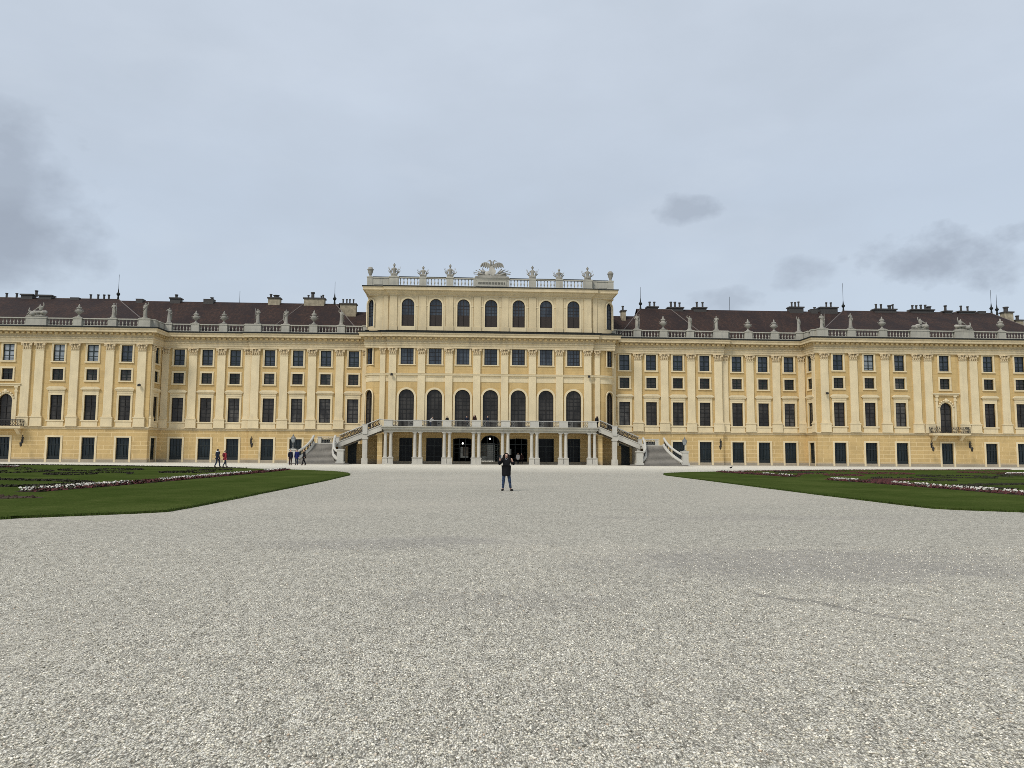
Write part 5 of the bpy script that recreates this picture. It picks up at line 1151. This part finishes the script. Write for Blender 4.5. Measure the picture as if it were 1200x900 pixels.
# ------------------------------------------------------------------ light
SUN = Vector((-.45,-.48,.75)).normalized()
ld = bpy.data.lights.new('sun','SUN'); ld.energy = 2.3; ld.angle = math.radians(16); ld.color = (1,.955,.89)
lo_s = bpy.data.objects.new('sun', ld); COL.objects.link(lo_s); lo_s.rotation_euler = (-SUN).to_track_quat('-Z','Y').to_euler()
W = bpy.data.worlds.new('World'); sc.world = W; W.use_nodes = True; nt = W.node_tree; N = nt.nodes; Lk = nt.links
bg = N['Background']; bg.inputs['Strength'].default_value = .1
sky = N.new('ShaderNodeTexSky'); sky.sky_type = 'NISHITA'; sky.sun_disc = False; sky.sun_elevation = math.asin(SUN.z); sky.sun_rotation = math.atan2(SUN.x, SUN.y)
tc = N.new('ShaderNodeTexCoord')
def nz(scale, det, stretch=(1,1,1), off=(0,0,0)):
    m = N.new('ShaderNodeMapping'); m.inputs['Scale'].default_value = stretch; m.inputs['Location'].default_value = off; Lk.new(tc.outputs['Generated'], m.inputs[0])
    x = N.new('ShaderNodeTexNoise'); x.inputs['Scale'].default_value = scale; x.inputs['Detail'].default_value = det; x.inputs['Roughness'].default_value = .55; Lk.new(m.outputs[0], x.inputs['Vector']); return x
def rampn(fac, stops):
    x = N.new('ShaderNodeValToRGB'); e = x.color_ramp.elements
    while len(e) < len(stops): e.new(.5)
    for i,(p,c) in enumerate(stops): e[i].position = p; e[i].color = (*c,1)
    Lk.new(fac, x.inputs[0]); return x.outputs[0]
def mixc(fac, a, b):
    x = N.new('ShaderNodeMix'); x.data_type = 'RGBA'
    for sock, v in ((x.inputs[0],fac),(x.inputs[6],a),(x.inputs[7],b)):
        if hasattr(v,'links'): Lk.new(v,sock)
        elif isinstance(v,(int,float)): sock.default_value = v
        else: sock.default_value = (*v,1)
    return x.outputs[2]
def math_(op, a, b, clamp=False):
    x = N.new('ShaderNodeMath'); x.operation = op; x.use_clamp = clamp
    for sock, v in zip(x.inputs,(a,b)):
        if hasattr(v,'links'): Lk.new(v,sock)
        else: sock.default_value = v
    return x.outputs[0]
sp = N.new('ShaderNodeSeparateXYZ'); Lk.new(tc.outputs['Generated'], sp.inputs[0])
SKY = lambda r,g_,b: (r*10,g_*10,b*10)
base = rampn(sp.outputs[2], [(.0,(.60,.70,.82)),(.12,(.595,.69,.80)),(.30,(.555,.64,.755)),(.45,(.61,.685,.79)),(1.,(.66,.72,.80))])
n_big = nz(2.6,5,(1,1,2.2)); n_f = nz(6,6,(1,1,2.5),(3,1,0))
base = mixc(rampn(n_big.outputs['Fac'],[(.38,(0,0,0)),(.66,(.5,.5,.5))]), base, (.49,.555,.64))
base = mixc(rampn(n_f.outputs['Fac'],[(.52,(0,0,0)),(.8,(.30,.30,.30))]), base, (.66,.73,.82))
def px_dir(px,py):
    u = px-600; v = py-450; u0 = u*math.cos(rol)+v*math.sin(rol); v0 = -u*math.sin(rol)+v*math.cos(rol); return (r_*(u0/900.9)+u_*(-v0/900.9)+f_).normalized()
for (px,py,ax,ay,dark,seed) in ((-30,215,.125,.105,.62,0),(-40,268,.125,.055,.75,1),(805,246,.040,.017,.55,2),(1150,295,.115,.042,.70,3),(1080,308,.06,.018,.4,6),(945,320,.044,.020,.45,4),(860,352,.05,.016,.45,5)):
    d = px_dir(px,py); rt = Vector((d.y,-d.x,0)).normalized(); up = rt.cross(d)
    def dot(vv):
        x = N.new('ShaderNodeVectorMath'); x.operation = 'DOT_PRODUCT'; Lk.new(tc.outputs['Generated'], x.inputs[0]); x.inputs[1].default_value = vv; return x.outputs['Value']
    n1 = nz(24,8,(1,1,1.5),(seed*3.1,seed,0)); n2 = nz(10,5,(1,1,1.2),(seed,seed*2.7,1))
    e1 = math_('DIVIDE',dot(rt),ax); e2 = math_('DIVIDE',dot(up),ay); rr = math_('ADD',math_('MULTIPLY',e1,e1),math_('MULTIPLY',e2,e2))
    fr = math_('GREATER_THAN',dot(d),0.3)
    val = math_('ADD',math_('SUBTRACT',1.15,rr),math_('MULTIPLY',math_('SUBTRACT',n1.outputs['Fac'],.5),3.6 if seed > 1 else 1.3)); val = math_('ADD',val,math_('MULTIPLY',math_('SUBTRACT',n2.outputs['Fac'],.5),4.0 if seed > 1 else 2.2))
    mk = rampn(math_('MULTIPLY',math_('MULTIPLY',val,.55 if seed > 1 else .75,True),fr),[(.05,(0,0,0)),(.75,(dark,)*3)])
    base = mixc(mk, base, (.345,.395,.475))
m10 = N.new('ShaderNodeVectorMath'); m10.operation = 'SCALE'; m10.inputs['Scale'].default_value = 10; Lk.new(base, m10.inputs[0])
Lk.new(mixc(.95, sky.outputs[0], m10.outputs[0]), bg.inputs['Color'])
sc.cycles.filter_width = .85; sc.cycles.use_denoising = False
sc.view_settings.view_transform = 'Standard'; sc.view_settings.look = 'None'; sc.view_settings.exposure = 0
